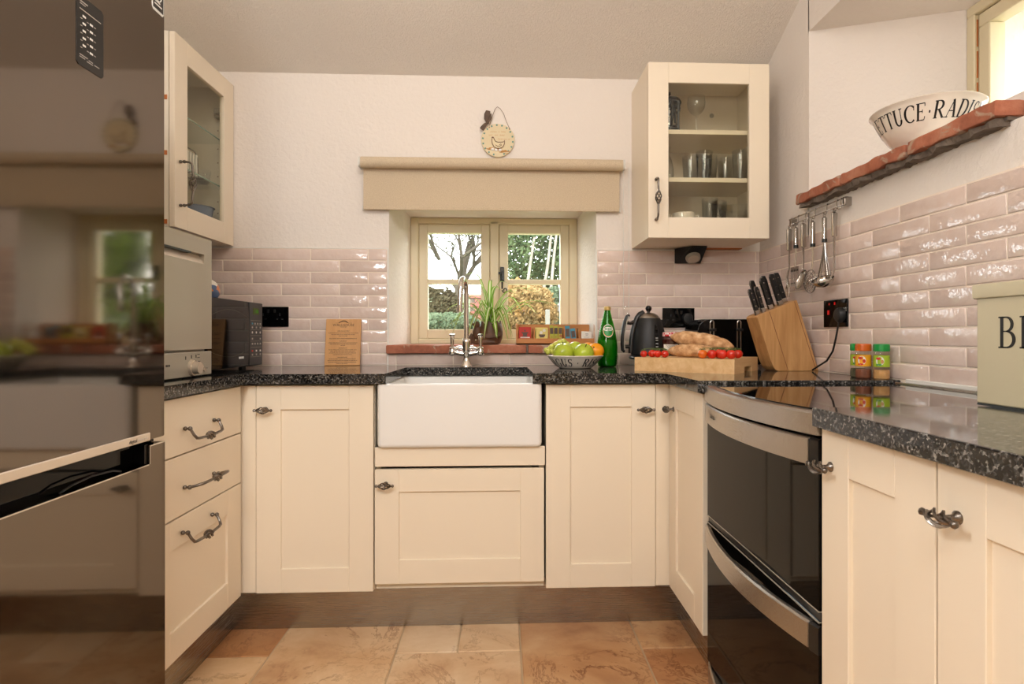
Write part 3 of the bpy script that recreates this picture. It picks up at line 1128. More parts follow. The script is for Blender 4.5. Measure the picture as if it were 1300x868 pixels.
def bail_mesh(L, out, ang, cl=0.036):
    """two ball posts joined by a hanging bail with a cage; posts along x, bail hangs down at ang from the face normal"""
    mb = MB()
    d = Vector((0, -math.cos(R(ang)), -math.sin(R(ang))))
    for sx in (-1, 1):
        x = sx * L / 2
        mb.ball((x, -0.005, 0), (0.0062, 0.006, 0.0062), 10, 7)
        mb.cyl((x, -0.004, 0), (x, -0.018, 0), 0.0028, n=8)
        mb.ball((x, -0.018, 0), 0.0064, 10, 7)
    o = Vector((0, -0.018, 0))
    e = [Vector((-L / 2, 0, 0)) + o, Vector((-L / 2 + 0.002, 0, 0)) + o + d * out * 0.6, Vector((-L / 2 + 0.008, 0, 0)) + o + d * out * 0.93, Vector((-L / 2 + 0.020, 0, 0)) + o + d * out, Vector((-cl / 2 - 0.003, 0, 0)) + o + d * (out + 0.002), Vector((-cl / 2 + 0.004, 0, 0)) + o + d * (out + 0.002)]
    mb.tube(e, [0.0038, 0.0041, 0.0044, 0.0041, 0.0042, 0.0024], 8)
    mb.tube([Vector((-p.x, p.y, p.z)) for p in e], [0.0038, 0.0041, 0.0044, 0.0041, 0.0042, 0.0024], 8)
    cage(mb, Vector((-cl / 2, 0, 0)) + o + d * (out + 0.002), (1, 0, 0), (0, 0, 1), cl, 0.0115, 5, 0.0025)
    return mb.mesh('handle', True, 60)


BAIL = bail_mesh(0.165, 0.034, 62)
BAIL_UP = bail_mesh(0.165, 0.036, -14)
DPULL = bail_mesh(0.160, 0.030, 4, 0.056)

DT = 0.020


def shaker(name, w, h, parent, x, z, st=0.076, top=None, bot=None, mat=None, glass=False):
    """door or drawer front in its unit's local frame: x to the right, front at y=0"""
    top = st if top is None else top
    bot = st if bot is None else bot
    b = MB()
    bv = 0.0012
    b.box(0, st, 0, DT, 0, h, bev=bv)
    b.box(w - st, w, 0, DT, 0, h, bev=bv)
    b.box(st, w - st, 0, DT, h - top, h, bev=bv)
    b.box(st, w - st, 0, DT, 0, bot, bev=bv)
    d = obj(name, b, mat or M['cream'], parent, loc=(x, 0, z))
    p = MB()
    if glass:
        p.box(st - 0.004, w - st + 0.004, 0.009, 0.013, bot - 0.004, h - top + 0.004)
        obj('pane', p, M['cab_glass'], d)
    else:
        p.box(st - 0.004, w - st + 0.004, 0.008, 0.016, bot - 0.004, h - top + 0.004)
        obj('panel', p, M['cream'], d)
    return d


def slab(name, w, h, parent, x, z):
    b = MB()
    b.box(0, w, 0, DT, 0, h, bev=0.0015)
    return obj(name, b, M['cream'], parent, loc=(x, 0, z))


def knob(parent, x, z):
    return obj('handle', KNOB, M['pewter'], parent, loc=(x, 0, z))


def carcass(parent, w, h, depth, z=0.0):
    b = MB()
    y0 = DT + 0.002
    t = 0.016
    b.box(0.001, t, y0, depth, z, z + h)
    b.box(w - t, w - 0.001, y0, depth, z, z + h)
    b.box(t, w - t, y0, depth, z, z + t)
    b.box(t, w - t, y0 + 0.02, depth, z + h - t, z + h)
    b.box(t, w - t, depth - 0.008, depth, z, z + h)
    return obj('carcass', b, M['carcass'], parent)


KZ = 0.147   # underside of the unit doors
HT = 0.712   # door height
YD = 2.047
# back run, left
t = thing('base_cabinet', 'cream shaker base cabinet with tall single door to the left of the sink', 'cabinet', (-0.843, YD, KZ))
carcass(t, 0.40, HT + 0.004, 0.56)
d = shaker('door', 0.397, HT, t, 0.0, 0.0, 0.083, 0.083, 0.083)
knob(d, 0.032, 0.630)
# back run, right
t = thing('base_cabinet', 'cream shaker base cabinet with tall single door to the right of the sink', 'cabinet', (0.152, YD, KZ))
carcass(t, 0.39, HT + 0.004, 0.56)
d = shaker('door', 0.386, HT, t, 0.0, 0.0, 0.085, 0.079, 0.083)
knob(d, 0.347, 0.625)
# sink unit
t = thing('sink_cabinet', 'low cream cabinet under the white sink with drop-down door and apron board', 'cabinet', (-0.441, YD, KZ))
b = MB()
for x0, x1 in ((0.001, 0.016), (0.571, 0.586)):
    b.box(x0, x1, 0.024, 0.56, 0.0, 0.47)
b.box(0.016, 0.571, 0.024, 0.56, 0.0, 0.016)
b.box(0.016, 0.571, 0.03, 0.56, 0.455, 0.47)
b.box(0.016, 0.571, 0.55, 0.56, 0.016, 0.455)
obj('carcass', b, M['carcass'], t)
d = shaker('door', 0.586, 0.396, t, 0.0, 0.024, 0.083, 0.078, 0.083)
knob(d, 0.038, 0.346)
slab('apron', 0.589, 0.066, t, 0.0, 0.430)
# corner posts
for x0, x1, y, lab in ((-0.888, -0.846, YD + 0.006, 'narrow cream corner post between the drawers and the left base cabinet'), (0.5405, 0.588, YD + 0.006, 'narrow cream corner post between the right base cabinet and slim door')):
    b = MB()
    b.box(0, x1 - x0, 0, 0.02, 0, 0.712, bev=0.001)
    if x0 < 0:
        b.box(-0.02, 0.0, 0.0, 0.045, 0, 0.712, bev=0.001)
    else:
        b.box(x1 - x0, x1 - x0 + 0.02, 0.0, 0.045, 0, 0.712, bev=0.001)
    tag(obj('corner_post', b, M['cream'], loc=(x0, y, KZ)), lab, 'post')
# drawer unit facing the room from the left
t = thing('drawer_unit', 'cream unit of three drawers under the dishwasher, beside the fridge freezer', 'drawers', (-0.888, 1.512, KZ), R(90))
carcass(t, 0.522, HT + 0.004, 0.58)
for nm, z, h, hm, hx, hz in (('a', 0.555, 0.157, BAIL, 0.244, 0.069), ('b', 0.386, 0.165, BAIL_UP, 0.242, 0.075), ('c', 0.0, 0.382, BAIL, 0.232, 0.338)):
    if nm == 'c':
        dr = shaker('drawer', 0.520, h, t, 0.001, z, 0.095, 0.078, 0.083)
    else:
        dr = slab('drawer', 0.520, h, t, 0.001, z)
    obj('handle', hm, M['pewter'], dr, loc=(hx, 0, hz), label='raised handle' if nm == 'b' else None)
# right side units facing left
t = thing('base_cabinet', 'slim cream base cabinet with single narrow door at the far side of the cooker', 'cabinet', (0.588, 2.045, KZ), R(-90))
carcass(t, 0.345, HT + 0.004, 0.57)
d = shaker('door', 0.342, HT, t, 0.0, 0.0, 0.075, 0.079, 0.085)
knob(d, 0.050, 0.630)
t = thing('base_cabinet', 'cream base cabinet next to the cooker with a narrow shaker door and pewter knob', 'cabinet', (0.588, 1.058, KZ), R(-90))
carcass(t, 0.288, HT + 0.004, 0.57)
d = shaker('door', 0.284, HT, t, 0.0, 0.0, 0.083, 0.073, 0.083)
knob(d, 0.030, 0.648)
t = thing('base_cabinet', 'cream base cabinet cut by the right photo edge, pewter knob at its left', 'cabinet', (0.588, 0.770, KZ), R(-90))
carcass(t, 0.50, HT + 0.004, 0.57)
d = shaker('door', 0.497, HT, t, 0.0, 0.0, 0.080, 0.076, 0.083)
knob(d, 0.036, 0.648)

# ---------------------------------------------------------------- worktops
TH = 0.034
cxl, cxr, cyb = -0.398, 0.104, 2.425
yf = 2.020
b = MB()
poly = [(-1.495, YB - 0.0095), (-1.495, 1.506), (-0.866, 1.506), (-0.866, yf), (cxl, yf), (cxl, cyb), (cxr, cyb), (cxr, yf), (0.524, yf), (0.563, yf - 0.03), (0.563, 1.672), (XR - 0.0095, 1.672), (XR - 0.0095, YB - 0.0095)]
b.prism(poly, WT - TH, WT)
es = [e for e in b.bm.edges if all(v.co.z > WT - 1e-4 for v in e.verts)]
bmesh.ops.bevel(b.bm, geom=es, offset=0.003, segments=2, profile=0.5, affect='EDGES')
tag(obj('worktop', b, M['granite'], smooth=True, angle=30), 'polished black granite worktop running round the left, back and far right units', 'worktop')
b = MB()
b.prism([(0.563, 1.045), (0.563, -0.2), (XR - 0.0095, -0.2), (XR - 0.0095, 1.045)], WT - TH, WT)
es = [e for e in b.bm.edges if all(v.co.z > WT - 1e-4 for v in e.verts)]
bmesh.ops.bevel(b.bm, geom=es, offset=0.003, segments=2, profile=0.5, affect='EDGES')
tag(obj('worktop', b, M['granite'], smooth=True, angle=30), 'polished black granite worktop in the right foreground under the bread bin', 'worktop')

# ---------------------------------------------------------------- belfast sink
b = MB()
x0, x1, y0, y1, z0, z1 = -0.430, 0.136, 2.026, 2.46, 0.644, 0.8655


def rrect(x0, x1, y0, y1, r, z, n=5):
    out = []
    for cx_, cy_, a in ((x1 - r, y1 - r, 0), (x0 + r, y1 - r, 90), (x0 + r, y0 + r, 180), (x1 - r, y0 + r, 270)):
        for i in range(n + 1):
            q = R(a + 90 * i / n)
            out.append((cx_ + r * math.cos(q), cy_ + r * math.sin(q), z))
    return out


w_ = 0.028
rings = [rrect(x0 + 0.012, x1 - 0.012, y0 + 0.012, y1 - 0.012, 0.012, z0), rrect(x0 + 0.003, x1 - 0.003, y0 + 0.003, y1 - 0.003, 0.015, z0 + 0.004), rrect(x0, x1, y0, y1, 0.016, z0 + 0.014),
         rrect(x0, x1, y0, y1, 0.016, z1 - 0.008), rrect(x0 + 0.002, x1 - 0.002, y0 + 0.002, y1 - 0.002, 0.015, z1 - 0.002), rrect(x0 + 0.008, x1 - 0.008, y0 + 0.008, y1 - 0.008, 0.012, z1),
         rrect(x0 + w_ - 0.006, x1 - w_ + 0.006, y0 + w_ - 0.006, y1 - w_ + 0.006, 0.014, z1), rrect(x0 + w_, x1 - w_, y0 + w_, y1 - w_, 0.014, z1 - 0.008),
         rrect(x0 + w_ + 0.004, x1 - w_ - 0.004, y0 + w_ + 0.004, y1 - w_ - 0.004, 0.03, z0 + 0.05), rrect(x0 + w_ + 0.03, x1 - w_ - 0.03, y0 + w_ + 0.03, y1 - w_ - 0.03, 0.03, z0 + 0.028)]
b.loft(rings)
snk = tag(obj('sink', b, M['ceramic'], smooth=True, angle=50), 'white fireclay butler sink below the window', 'sink')
b = MB()
b.lathe([(0.0, 0.003), (0.03, 0.003), (0.034, 0.0), (0.034, -0.004)], 20, (-0.147, 2.25, z0 + 0.031))
obj('drain', b, M['chrome'], snk, smooth=True)

# ---------------------------------------------------------------- bridge tap
TX, TY = -0.154, 2.505
t = thing('mixer_tap', 'chrome bridge mixer tap with tall hooked spout behind the sink', 'tap', (TX, TY, WT))
b = MB()
b.lathe([(0.026, 0), (0.026, 0.003), (0.022, 0.008), (0.014, 0.03), (0.012, 0.042), (0.016, 0.05), (0.016, 0.058)], 24)
for sx in (-1, 1):
    b.tube([(0, 0, 0.052), (sx * 0.02, 0, 0.054), (sx * 0.042, 0, 0.058), (sx * 0.058, 0, 0.064)], [0.011, 0.010, 0.009, 0.011], 12)
    b.lathe([(0.006, 0.046), (0.014, 0.05), (0.016, 0.058), (0.015, 0.066), (0.012, 0.072), (0.013, 0.078), (0.008, 0.084)], 16, (sx * 0.060, 0, 0))
b.tube([(-0.055, 0, 0.072), (-0.03, 0, 0.080), (0, 0, 0.074), (0.03, 0, 0.080), (0.055, 0, 0.072)], [0.006, 0.009, 0.010, 0.009, 0.006], 10)
obj('body', b, M['chrome'], t, smooth=True, angle=45)
b = MB()
b.lathe([(0.016, 0.062), (0.018, 0.075), (0.017, 0.098), (0.019, 0.103), (0.017, 0.112), (0.013, 0.118)], 20)
pts = [(0, 0, 0.11), (0, 0, 0.2), (0, 0, 0.30)]
for i in range(1, 12):
    a = R(180 * i / 11)
    pts.append((-0.016 * (1 - math.cos(a)) * 0.5, -0.058 * (1 - math.cos(a)), 0.315 + 0.052 * math.sin(a)))
pts += [(-0.018, -0.117, 0.28), (-0.019, -0.119, 0.235)]
b.tube(pts, 0.0105, 14)
b.cyl((-0.019, -0.119, 0.242), (-0.019, -0.119, 0.226), 0.0135, n=16)
obj('spout', b, M['chrome'], t, smooth=True, angle=45)
for sx in (-1, 1):
    b = MB()
    b.lathe([(0.006, 0.080), (0.007, 0.09), (0.0085, 0.115), (0.010, 0.124), (0.0085, 0.127), (0.013, 0.131), (0.0135, 0.136), (0.008, 0.139)], 14, (sx * 0.060, 0, 0))
    obj('lever', b, M['chrome'], t, smooth=True, angle=45)

# ---------------------------------------------------------------- wall cabinets
UZ, UH = 1.423, 0.705


def wall_carcass(t, w, depth, mat, shelves, shelf_mat, ih=UH):
    b = MB()
    y0 = DT + 0.002
    k = 0.016
    b.box(0, k, y0, depth, 0, ih)
    b.box(w - k, w, y0, depth, 0, ih)
    b.box(k, w - k, y0, depth, 0.0, k)
    b.box(k, w - k, y0, depth, ih - k, ih)
    b.box(k, w - k, depth - 0.02, depth - 0.012, k, ih - k)
    obj('carcass', b, mat, t)
    for z, th, inset in shelves:
        b = MB()
        b.box(k + 0.001, w - k - 0.001, y0 + inset, depth - 0.021, z - th, z, bev=0.0008)
        obj('shelf', b, shelf_mat, t)


t = thing('wall_cabinet', 'cream glass-door wall cabinet right of the window, holding glassware', 'cabinet', (0.584, 2.330, UZ))
wall_carcass(t, 0.494, YB - 2.330 - 0.001, M['cream'], ((0.252, 0.018, 0.012), (0.447, 0.018, 0.012)), M['cream'])
d = shaker('door', 0.494, UH, t, 0, 0.0, 0.082, 0.082, 0.083, glass=True)
obj('handle', DPULL, M['pewter'], d, loc=(0.030, 0, 0.152), rot=(0, R(90), 0))
b = MB()
b.cyl((0.36, 0.285, 0.60), (0.36, 0.282, 0.60), 0.010, n=16)
obj('cover_cap', b, M['silver'], t)
box('pelmet_edge', (0.30, 0.49, 0.26, 0.30, -0.004, 0.0), M['orange_wood'], t, label='bare wood edge under the cabinet')

t = thing('wall_cabinet', 'cream glass-door wall cabinet on the left above the dishwasher', 'cabinet', (-1.18, 2.166, UZ), R(90))
wall_carcass(t, 0.464, 0.31, M['carcass'], (), M['cream'])
for z in (0.248, 0.446):
    b = MB()
    b.box(0.018, 0.446, 0.03, 0.285, z - 0.005, z)
    sh = obj('shelf', b, M['shelf_glass'], t, label='clear glass shelf')
    b = MB()
    b.box(0.018, 0.446, 0.0285, 0.0299, z - 0.005, z)
    obj('edge', b, M['shelf_edge'], sh)
d = shaker('door', 0.462, UH, t, 0.001, 0.0, 0.086, 0.085, 0.088, glass=True)
obj('handle', DPULL, M['pewter'], d, loc=(0.030, 0, 0.163), rot=(0, R(90), 0))
b = MB()
b.box(0.409, 0.447, 0.024, 0.06, 0.545, 0.585, bev=0.003)
b.box(0.394, 0.414, 0.03, 0.05, 0.555, 0.575, bev=0.003)
obj('hinge', b, M['silver'], t)
b = MB()
for z in (0.14, 0.19, 0.30, 0.36, 0.42, 0.5):
    for y in (0.06, 0.24):
        b.cyl((0.4485, y, z), (0.4475, y, z), 0.0025, n=8)
obj('peg_hole', b, M['spice_dark'], t)['kind'] = 'stuff'
for z in (0.016, 0.264, 0.464):
    box('peg', (-0.003, 0.0, 0.026, 0.075, z - 0.006, z + 0.010), M['orange_wood'], t, label='orange wooden tab')

# triangular light under the right wall cabinet
t = thing('cabinet_light', 'small black triangular spotlight under the right wall cabinet', 'light', (0.775, 2.53, UZ - 0.001))
b = MB()
b.loft([[(0.0, 0.085, -0.066), (0.118, 0.085, -0.066), (0.118, 0.085, 0.0), (0.0, 0.085, 0.0)], [(0.05, 0.0, -0.006), (0.118, 0.0, -0.006), (0.118, 0.0, 0.0), (0.05, 0.0, 0.0)]])
obj('body', b, M['black'], t)
b = MB()
p0 = Vector((0.072, 0.05, -0.042))
nrm = Vector((0.0, -0.55, -0.83)).normalized()
b.cyl(p0, p0 + nrm * 0.012, 0.033, 0.031, n=24)
obj('rim', b, M['silver'], t, smooth=True)
b = MB()
b.cyl(p0 + nrm * 0.011, p0 + nrm * 0.0135, 0.024, n=24)
obj('lens', b, M['bulb'], t, smooth=True)


# ================================================================ APPLIANCES
# fridge freezer: front faces the room (+x); local frame: x along the front (away from the lens), y into the body
FW = 0.607
t = thing('fridge_freezer', 'tall graphite steel fridge freezer filling the left edge', 'fridge', (-0.84, 0.845, -0.0793), R(90))
t.scale = (1.077, 1.077, 1.077)
box('body', (0.004, FW - 0.004, 0.068, 0.598, 0.102, 1.90), M['silver'], t)
b = MB()
b.box(0.0, FW, 0.0, 0.06, 0.7985, 1.90, bev=0.004, seg=2)
up = obj('upper_door', b, M['fridge'], t, smooth=True)
zt, zn, xn = 0.787, 0.746, 0.548
b = MB()
b.prism([(0.0, 0.118), (FW, 0.118), (FW, zt - 0.003), (FW - 0.003, zt), (xn + 0.003, zt), (xn, zt - 0.003), (xn, zn + 0.002), (xn - 0.003, zn), (0.0, zn)], 0.0, 0.06, 'XZ')
lo = obj('lower_door', b, M['fridge'], t)
b = MB()
b.box(0.004, xn - 0.001, 0.030, 0.059, 0.70, 0.795)
b.box(xn - 0.012, xn - 0.001, 0.004, 0.05, zn + 0.002, 0.79)
b.box(0.004, FW - 0.01, 0.02, 0.064, 0.788, 0.797)
hr = obj('handle_recess', b, M['black_gloss'], t)
b = MB()
b.tube([(0.30, 0.012, 0.748), (0.33, 0.010, 0.756), (0.38, 0.010, 0.760), (0.44, 0.010, 0.756), (0.47, 0.012, 0.748)], 0.002, 6)
obj('hand_grip', b, M['black'], t)
b = MB()
b.box(0.0, xn - 0.004, -0.0012, 0.002, zn - 0.0018, zn + 0.0006)
b.box(xn - 0.001, xn + 0.001, -0.0012, 0.002, zn, zt)
b.box(xn, FW - 0.002, -0.0012, 0.002, zt - 0.002, zt + 0.0004)
obj('edge_trim', b, M['chrome'], lo)
b = MB()
b.box(0.0, xn, -0.002, 0.004, 0.7985, 0.8165, bev=0.0015)
st_ = obj('silver_strip', b, M['silver_strip'], up)
text_obj('lettering', 'digital', 0.0115, M['ink'], st_, (0.487, -0.0022, 0.8065), (R(90), 0, 0))
text_obj('lettering', 'inverter', 0.0105, M['grey_print'], st_, (0.522, -0.0022, 0.8065), (R(90), 0, 0))
# control label
b = MB()
b.prism([(0.324, 1.535), (0.329, 1.530), (0.391, 1.530), (0.396, 1.535), (0.396, 1.655), (0.391, 1.660), (0.329, 1.660), (0.324, 1.655)], -0.0012, 0.001, 'XZ')
lb = obj('control_label', b, M['black'], up, label='black control label with grey print')
b = MB()
for i in range(5):
    z = 1.622 - i * 0.0135
    b.box(0.339, 0.347, -0.0016, -0.0011, z, z + 0.0035)
    b.box(0.358, 0.366, -0.0016, -0.0011, z - 0.006, z - 0.0025)
obj('light_bar', b, M['white_print'], lb)
b = MB()
for i, (x0, x1, z) in enumerate(((0.332, 0.352, 1.648), (0.332, 0.346, 1.644), (0.331, 0.388, 1.634), (0.331, 0.352, 1.549), (0.355, 0.366, 1.547), (0.370, 0.384, 1.545), (0.331, 0.345, 1.545), (0.35, 0.366, 1.543))):
    b.box(x0, x1, -0.0015, -0.0011, z, z + 0.0016 + 0.0008 * (i == 0))
for i in range(5):
    for x0 in (0.333, 0.350, 0.369):
        z = 1.617 - i * 0.0135
        b.box(x0, x0 + 0.005, -0.0015, -0.0011, z, z + 0.0012)
obj('fine_print', b, M['grey_print'], lb)['kind'] = 'stuff'
b = MB()
b.prism([(0.556, 1.766), (0.561, 1.760), (0.596, 1.760), (0.601, 1.766), (0.601, 1.90), (0.556, 1.90)], -0.001, 0.001, 'XZ')
sk = obj('energy_sticker', b, M['white_print'], up, label='white edged black sticker')
box('sticker_face', (0.559, 0.598, -0.0014, -0.0009, 1.766, 1.897), M['black'], sk)
b = MB()
for z, x1 in ((1.775, 0.592), (1.782, 0.585), (1.81, 0.594), (1.83, 0.588)):
    b.box(0.564, x1, -0.0018, -0.0013, z, z + 0.003)
b.tube([(0.578 + 0.012 * math.cos(R(a)), -0.0015, 1.80 + 0.014 * math.sin(R(a))) for a in range(0, 360, 30)], 0.0012, 5, closed=True)
obj('fine_print', b, M['white_print'], sk)['kind'] = 'stuff'
pieces('foot', [((x, y, 0.0737), (x, y, 0.104), 0.018) for x in (0.03, FW - 0.03) for y in (0.1, 0.56)], M['black'], t)

# countertop dishwasher
t = thing('dishwasher', 'silver grey countertop dishwasher on the worktop between fridge and microwave', 'dishwasher', (-0.961, 1.515, WT), R(90))
W = 0.468
box('body', (0.0, W, 0.022, 0.50, 0.012, 0.440), M['silver'], t, bev=0.004)
b = MB()
for x0, x1, z0, z1 in ((0.0, W, 0.087, 0.361), (0.0, W, 0.391, 0.443), (0.0, 0.04, 0.361, 0.391), (0.420, W, 0.361, 0.391)):
    b.box(x0, x1, 0.0, 0.02, z0, z1)
d = obj('door', b, M['silver'], t)
b = MB()
b.loft([[(0.04, 0.0005, 0.361), (0.420, 0.0005, 0.361), (0.420, 0.019, 0.391), (0.04, 0.019, 0.391)], [(0.04, 0.0195, 0.361), (0.420, 0.0195, 0.361), (0.420, 0.0195, 0.391), (0.04, 0.0195, 0.391)]], True, True, True)
obj('grip_recess', b, M['silver_strip'], d, label='pale grip recess')
box('grip_lip', (0.04, 0.345, 0.002, 0.018, 0.386, 0.391), M['black'], d, label='dark grip lip')
b = MB()
b.prism([(0.0, 0.004), (W, 0.004), (W, 0.0795), (0.0, 0.0795)], 0.0, 0.02, 'XZ', bev=0.002)
cp = obj('control_panel', b, M['silver'], t)
b = MB()
b.cyl((0.345, 0, 0.031), (0.345, -0.008, 0.031), 0.026, 0.024, 28)
b.cyl((0.345, -0.008, 0.031), (0.345, -0.026, 0.031), 0.020, 0.018, 28)
kb = obj('knob', b, M['silver_strip'], cp, smooth=True, label='pale round programme knob')
b = MB()
b.cyl((0.415, 0, 0.022), (0.415, -0.006, 0.022), 0.007, n=16)
obj('button', b, M['silver_strip'], cp, smooth=True)
b = MB()
for x0, z in ((0.307, 0.062), (0.340, 0.065), (0.367, 0.066)):
    b.box(x0, x0 + 0.004, -0.0006, 0.0, z - 0.005, z + 0.005)
for x0, z in ((0.377, 0.070), (0.377, 0.060), (0.381, 0.048), (0.385, 0.037), (0.381, 0.026), (0.427, 0.024)):
    b.box(x0, x0 + 0.014, -0.0006, 0.0, z, z + 0.0022)
for x0, w2 in ((0.203, 0.010), (0.216, 0.008)):
    b.box(x0, x0 + w2, -0.0006, 0.0, 0.040, 0.046)
obj('fine_print', b, M['ink'], cp)['kind'] = 'stuff'
pieces('foot', [((x, y, 0), (x, y, 0.014), 0.014) for x in (0.04, W - 0.04) for y in (0.06, 0.45)], M['black'], t)

# microwave
t = thing('microwave', 'black microwave oven with green clock beside the dishwasher', 'microwave', (-0.988, 2.010, WT), R(90))
W, H = 0.452, 0.262
box('body', (0.004, W - 0.004, 0.028, 0.34, 0.010, H - 0.002), M['black_matt'], t, bev=0.004)
b = MB()
b.prism([(0.0, 0.012), (0.315, 0.012), (0.322, 0.06), (0.325, 0.137), (0.322, 0.215), (0.315, H), (0.0, H)], 0.0, 0.026, 'XZ', bev=0.003)
d = obj('door', b, M['black_gloss'], t, smooth=True)
b = MB()
for z, dz in ((0.20, 0.025), (0.075, -0.022)):
    b.tube([(0.02 + 0.29 * i / 10, -0.0001, z + dz * math.sin(math.pi * i / 10)) for i in range(11)], 0.0004, 5)
obj('door_line', b, M['spice_green'], d)
b = MB()
for i in range(4):
    b.box(0.235 + i * 0.011, 0.243 + i * 0.011, -0.001, 0, 0.043, 0.051)
obj('maker_print', b, M['white_print'], d)
b = MB()
b.prism([(0.328, 0.012), (W, 0.012), (W, H), (0.328, H)], 0.0, 0.026, 'XZ', bev=0.003)
cp = obj('control_panel', b, M['black'], t, smooth=True)
box('display', (0.360, 0.415, -0.001, 0.003, 0.214, 0.240), M['vine'], cp, label='dim green display window')
text_obj('clock', '1:08', 0.020, M['lcd'], cp, (0.388, -0.0014, 0.2265), (R(90), 0, 0))
k = 0
for r_, (z, n_, m_) in enumerate(((0.178, 4, 'grey_print'), (0.163, 3, 'grey_print'), (0.143, 3, 'white_print'), (0.118, 2, 'grey_print'), (0.098, 4, 'grey_print'), (0.070, 3, 'white_print'), (0.055, 3, 'grey_print'))):
    for i in range(n_):
        x = 0.352 + i * (0.075 / max(n_ - 1, 1)) - 0.004
        mm = M[m_]
        if i == 0 and z == 0.178:
            mm = M['blue']
        if i == 0 and z == 0.070:
            mm = M['red']
        b = MB()
        if z == 0.143:
            b.cyl((x + 0.004, 0, z), (x + 0.004, -0.0015, z), 0.0045, n=12)
        else:
            b.box(x, x + 0.009, -0.0015, 0.0, z - 0.0035, z + 0.0035)
        obj('button', b, mm, cp)
b = MB()
for z in (0.190, 0.171, 0.153, 0.130, 0.108, 0.084, 0.046):
    b.box(0.338, 0.440, -0.0006, 0.0, z, z + 0.0008)
obj('key_line', b, M['silver'], cp)
pieces('foot', [((x, y, 0), (x, y, 0.012), 0.014) for x in (0.05, W - 0.05) for y in (0.06, 0.30)], M['black'], t)

# patterned egg ornament on the microwave
b = MB()
b.lathe([(0.012, 0.0), (0.020, 0.004), (0.026, 0.016), (0.0265, 0.030), (0.023, 0.046), (0.015, 0.060), (0.006, 0.067), (0.0, 0.069)], 24, sx=1.15, sy=1.25)
o = tag(obj('egg_ornament', b, M['egg'], smooth=True, loc=(-1.036, 2.128, WT + H - 0.0015)), 'patterned blue and orange egg ornament on the microwave', 'ornament')

# cooker: front faces left (-x); local x runs towards the lens, y into the body
t = thing('cooker', 'steel and black glass double oven cooker with a ceramic hob', 'cooker', (0.588, 1.668, 0.0), R(-90))
CW = 0.606


def bow(x):
    q = (x - CW / 2) / (CW / 2)
    return -0.040 * (1 - q * q) + 0.002


def bowed(x0, x1, z0, z1, off0, off1, n=20, drop=0.0):
    """curved band following the bow of the front"""
    b = MB()
    rings = []
    for i in range(n + 1):
        x = x0 + (x1 - x0) * i / n
        f = bow(x)
        rings.append([(x, f + off0, z0 + drop), (x, f + off0 + 0.002, z0), (x, f + off1, z0), (x, f + off1, z1), (x, f + off0 + 0.004, z1), (x, f + off0, z1 - 0.004)])
    b.loft(rings)
    return b


b = MB()
b.box(0.002, CW - 0.002, 0.030, 0.565, 0.02, 0.872)
obj('body', b, M['black_matt'], t)
obj('top_trim', bowed(0.001, CW - 0.001, 0.845, 0.888, -0.008, 0.06), M['steel'], t, smooth=True)
b = MB()
rings = []
for i in range(21):
    x = 0.002 + (CW - 0.004) * i / 20
    rings.append((x, bow(x) + 0.020))
poly = rings + [(CW - 0.002, 0.555), (0.002, 0.555)]
b.prism(poly, 0.874, 0.8905)
hb = obj('hob', b, M['hob'], t)
b = MB()
b.box(0.002, CW - 0.002, 0.555, 0.5775, 0.872, 0.894, bev=0.002)
b.box(0.30, 0.36, 0.553, 0.575, 0.893, 0.896)
obj('rear_trim', b, M['steel'], t)
# doors
def curved_door(name, z0, z1, mat):
    d = box(name, (0.005, CW - 0.005, 0.000, 0.028, z0, z1), mat, t, bev=0.002)
    return d


ud = curved_door('upper_door', 0.515, 0.838, M['oven_glass'])
ld = curved_door('lower_door', 0.10, 0.498, M['oven_glass'])
for d, z0, z1 in ((ud, 0.787, 0.838), (ld, 0.440, 0.490)):
    obj('handle', bowed(0.003, CW - 0.026, z0, z1, -0.006, 0.006), M['steel'], d, smooth=True, label='brushed steel handle band')
    obj('end_cap', bowed(CW - 0.026, CW - 0.003, z0 - 0.004, z1, -0.004, 0.010, 3), M['black'], d, smooth=True, label='black handle end cap')
for d, z in ((ud, 0.516), (ld, 0.496)):
    box('edge_trim', (0.005, CW - 0.005, -0.001, 0.01, z - 0.001, z + 0.001), M['silver'], d)
box('handle_recess', (0.005, CW - 0.005, 0.004, 0.028, 0.498, 0.515), M['black'], t)
obj('base_trim', bowed(0.004, CW - 0.004, 0.035, 0.096, 0.002, 0.05), M['steel'], t, smooth=True)
text_obj('maker_lettering', 'ZANUSSI', 0.014, M['ink'], ud, (0.130, bow(0.130) - 0.0070, 0.813), (R(90), 0, R(-8.6)), space=1.1)
pieces('foot', [((x, y, 0), (x, y, 0.025), 0.02) for x in (0.05, CW - 0.05) for y in (0.08, 0.5)], M['black'], t)

# roller blind
t = thing('roller_blind', 'oatmeal fabric roller blind half lowered above the sink window', 'blind', (-0.045, 2.585, 1.58))
z0 = 1.785 - 1.58
b = MB()
b.cyl((-0.570, 0, z0), (0.576, 0, z0), 0.0245, n=32)
obj('roll', b, M['fabric'], t, smooth=True)
b = MB()
pts = []
rings = []
for i in range(9):
    a = i / 8
    rings.append([(-0.566, 0.0225, z0 - a * 0.190), (0.568, 0.0225, z0 - a * 0.190), (0.568, 0.0235, z0 - a * 0.190), (-0.566, 0.0235, z0 - a * 0.190)])
b.loft(rings)
obj('cloth', b, M['fabric'], t)
b = MB()
b.box(-0.566, 0.568, 0.019, 0.027, 0.004, 0.020, bev=0.003, seg=2)
bb = obj('bottom_bar', b, M['fabric'], t, smooth=True)
for x in (-0.570, 0.569):
    box('end_cap', (x - 0.001, x + 0.002, 0.018, 0.028, 0.003, 0.021), M['white'], bb)
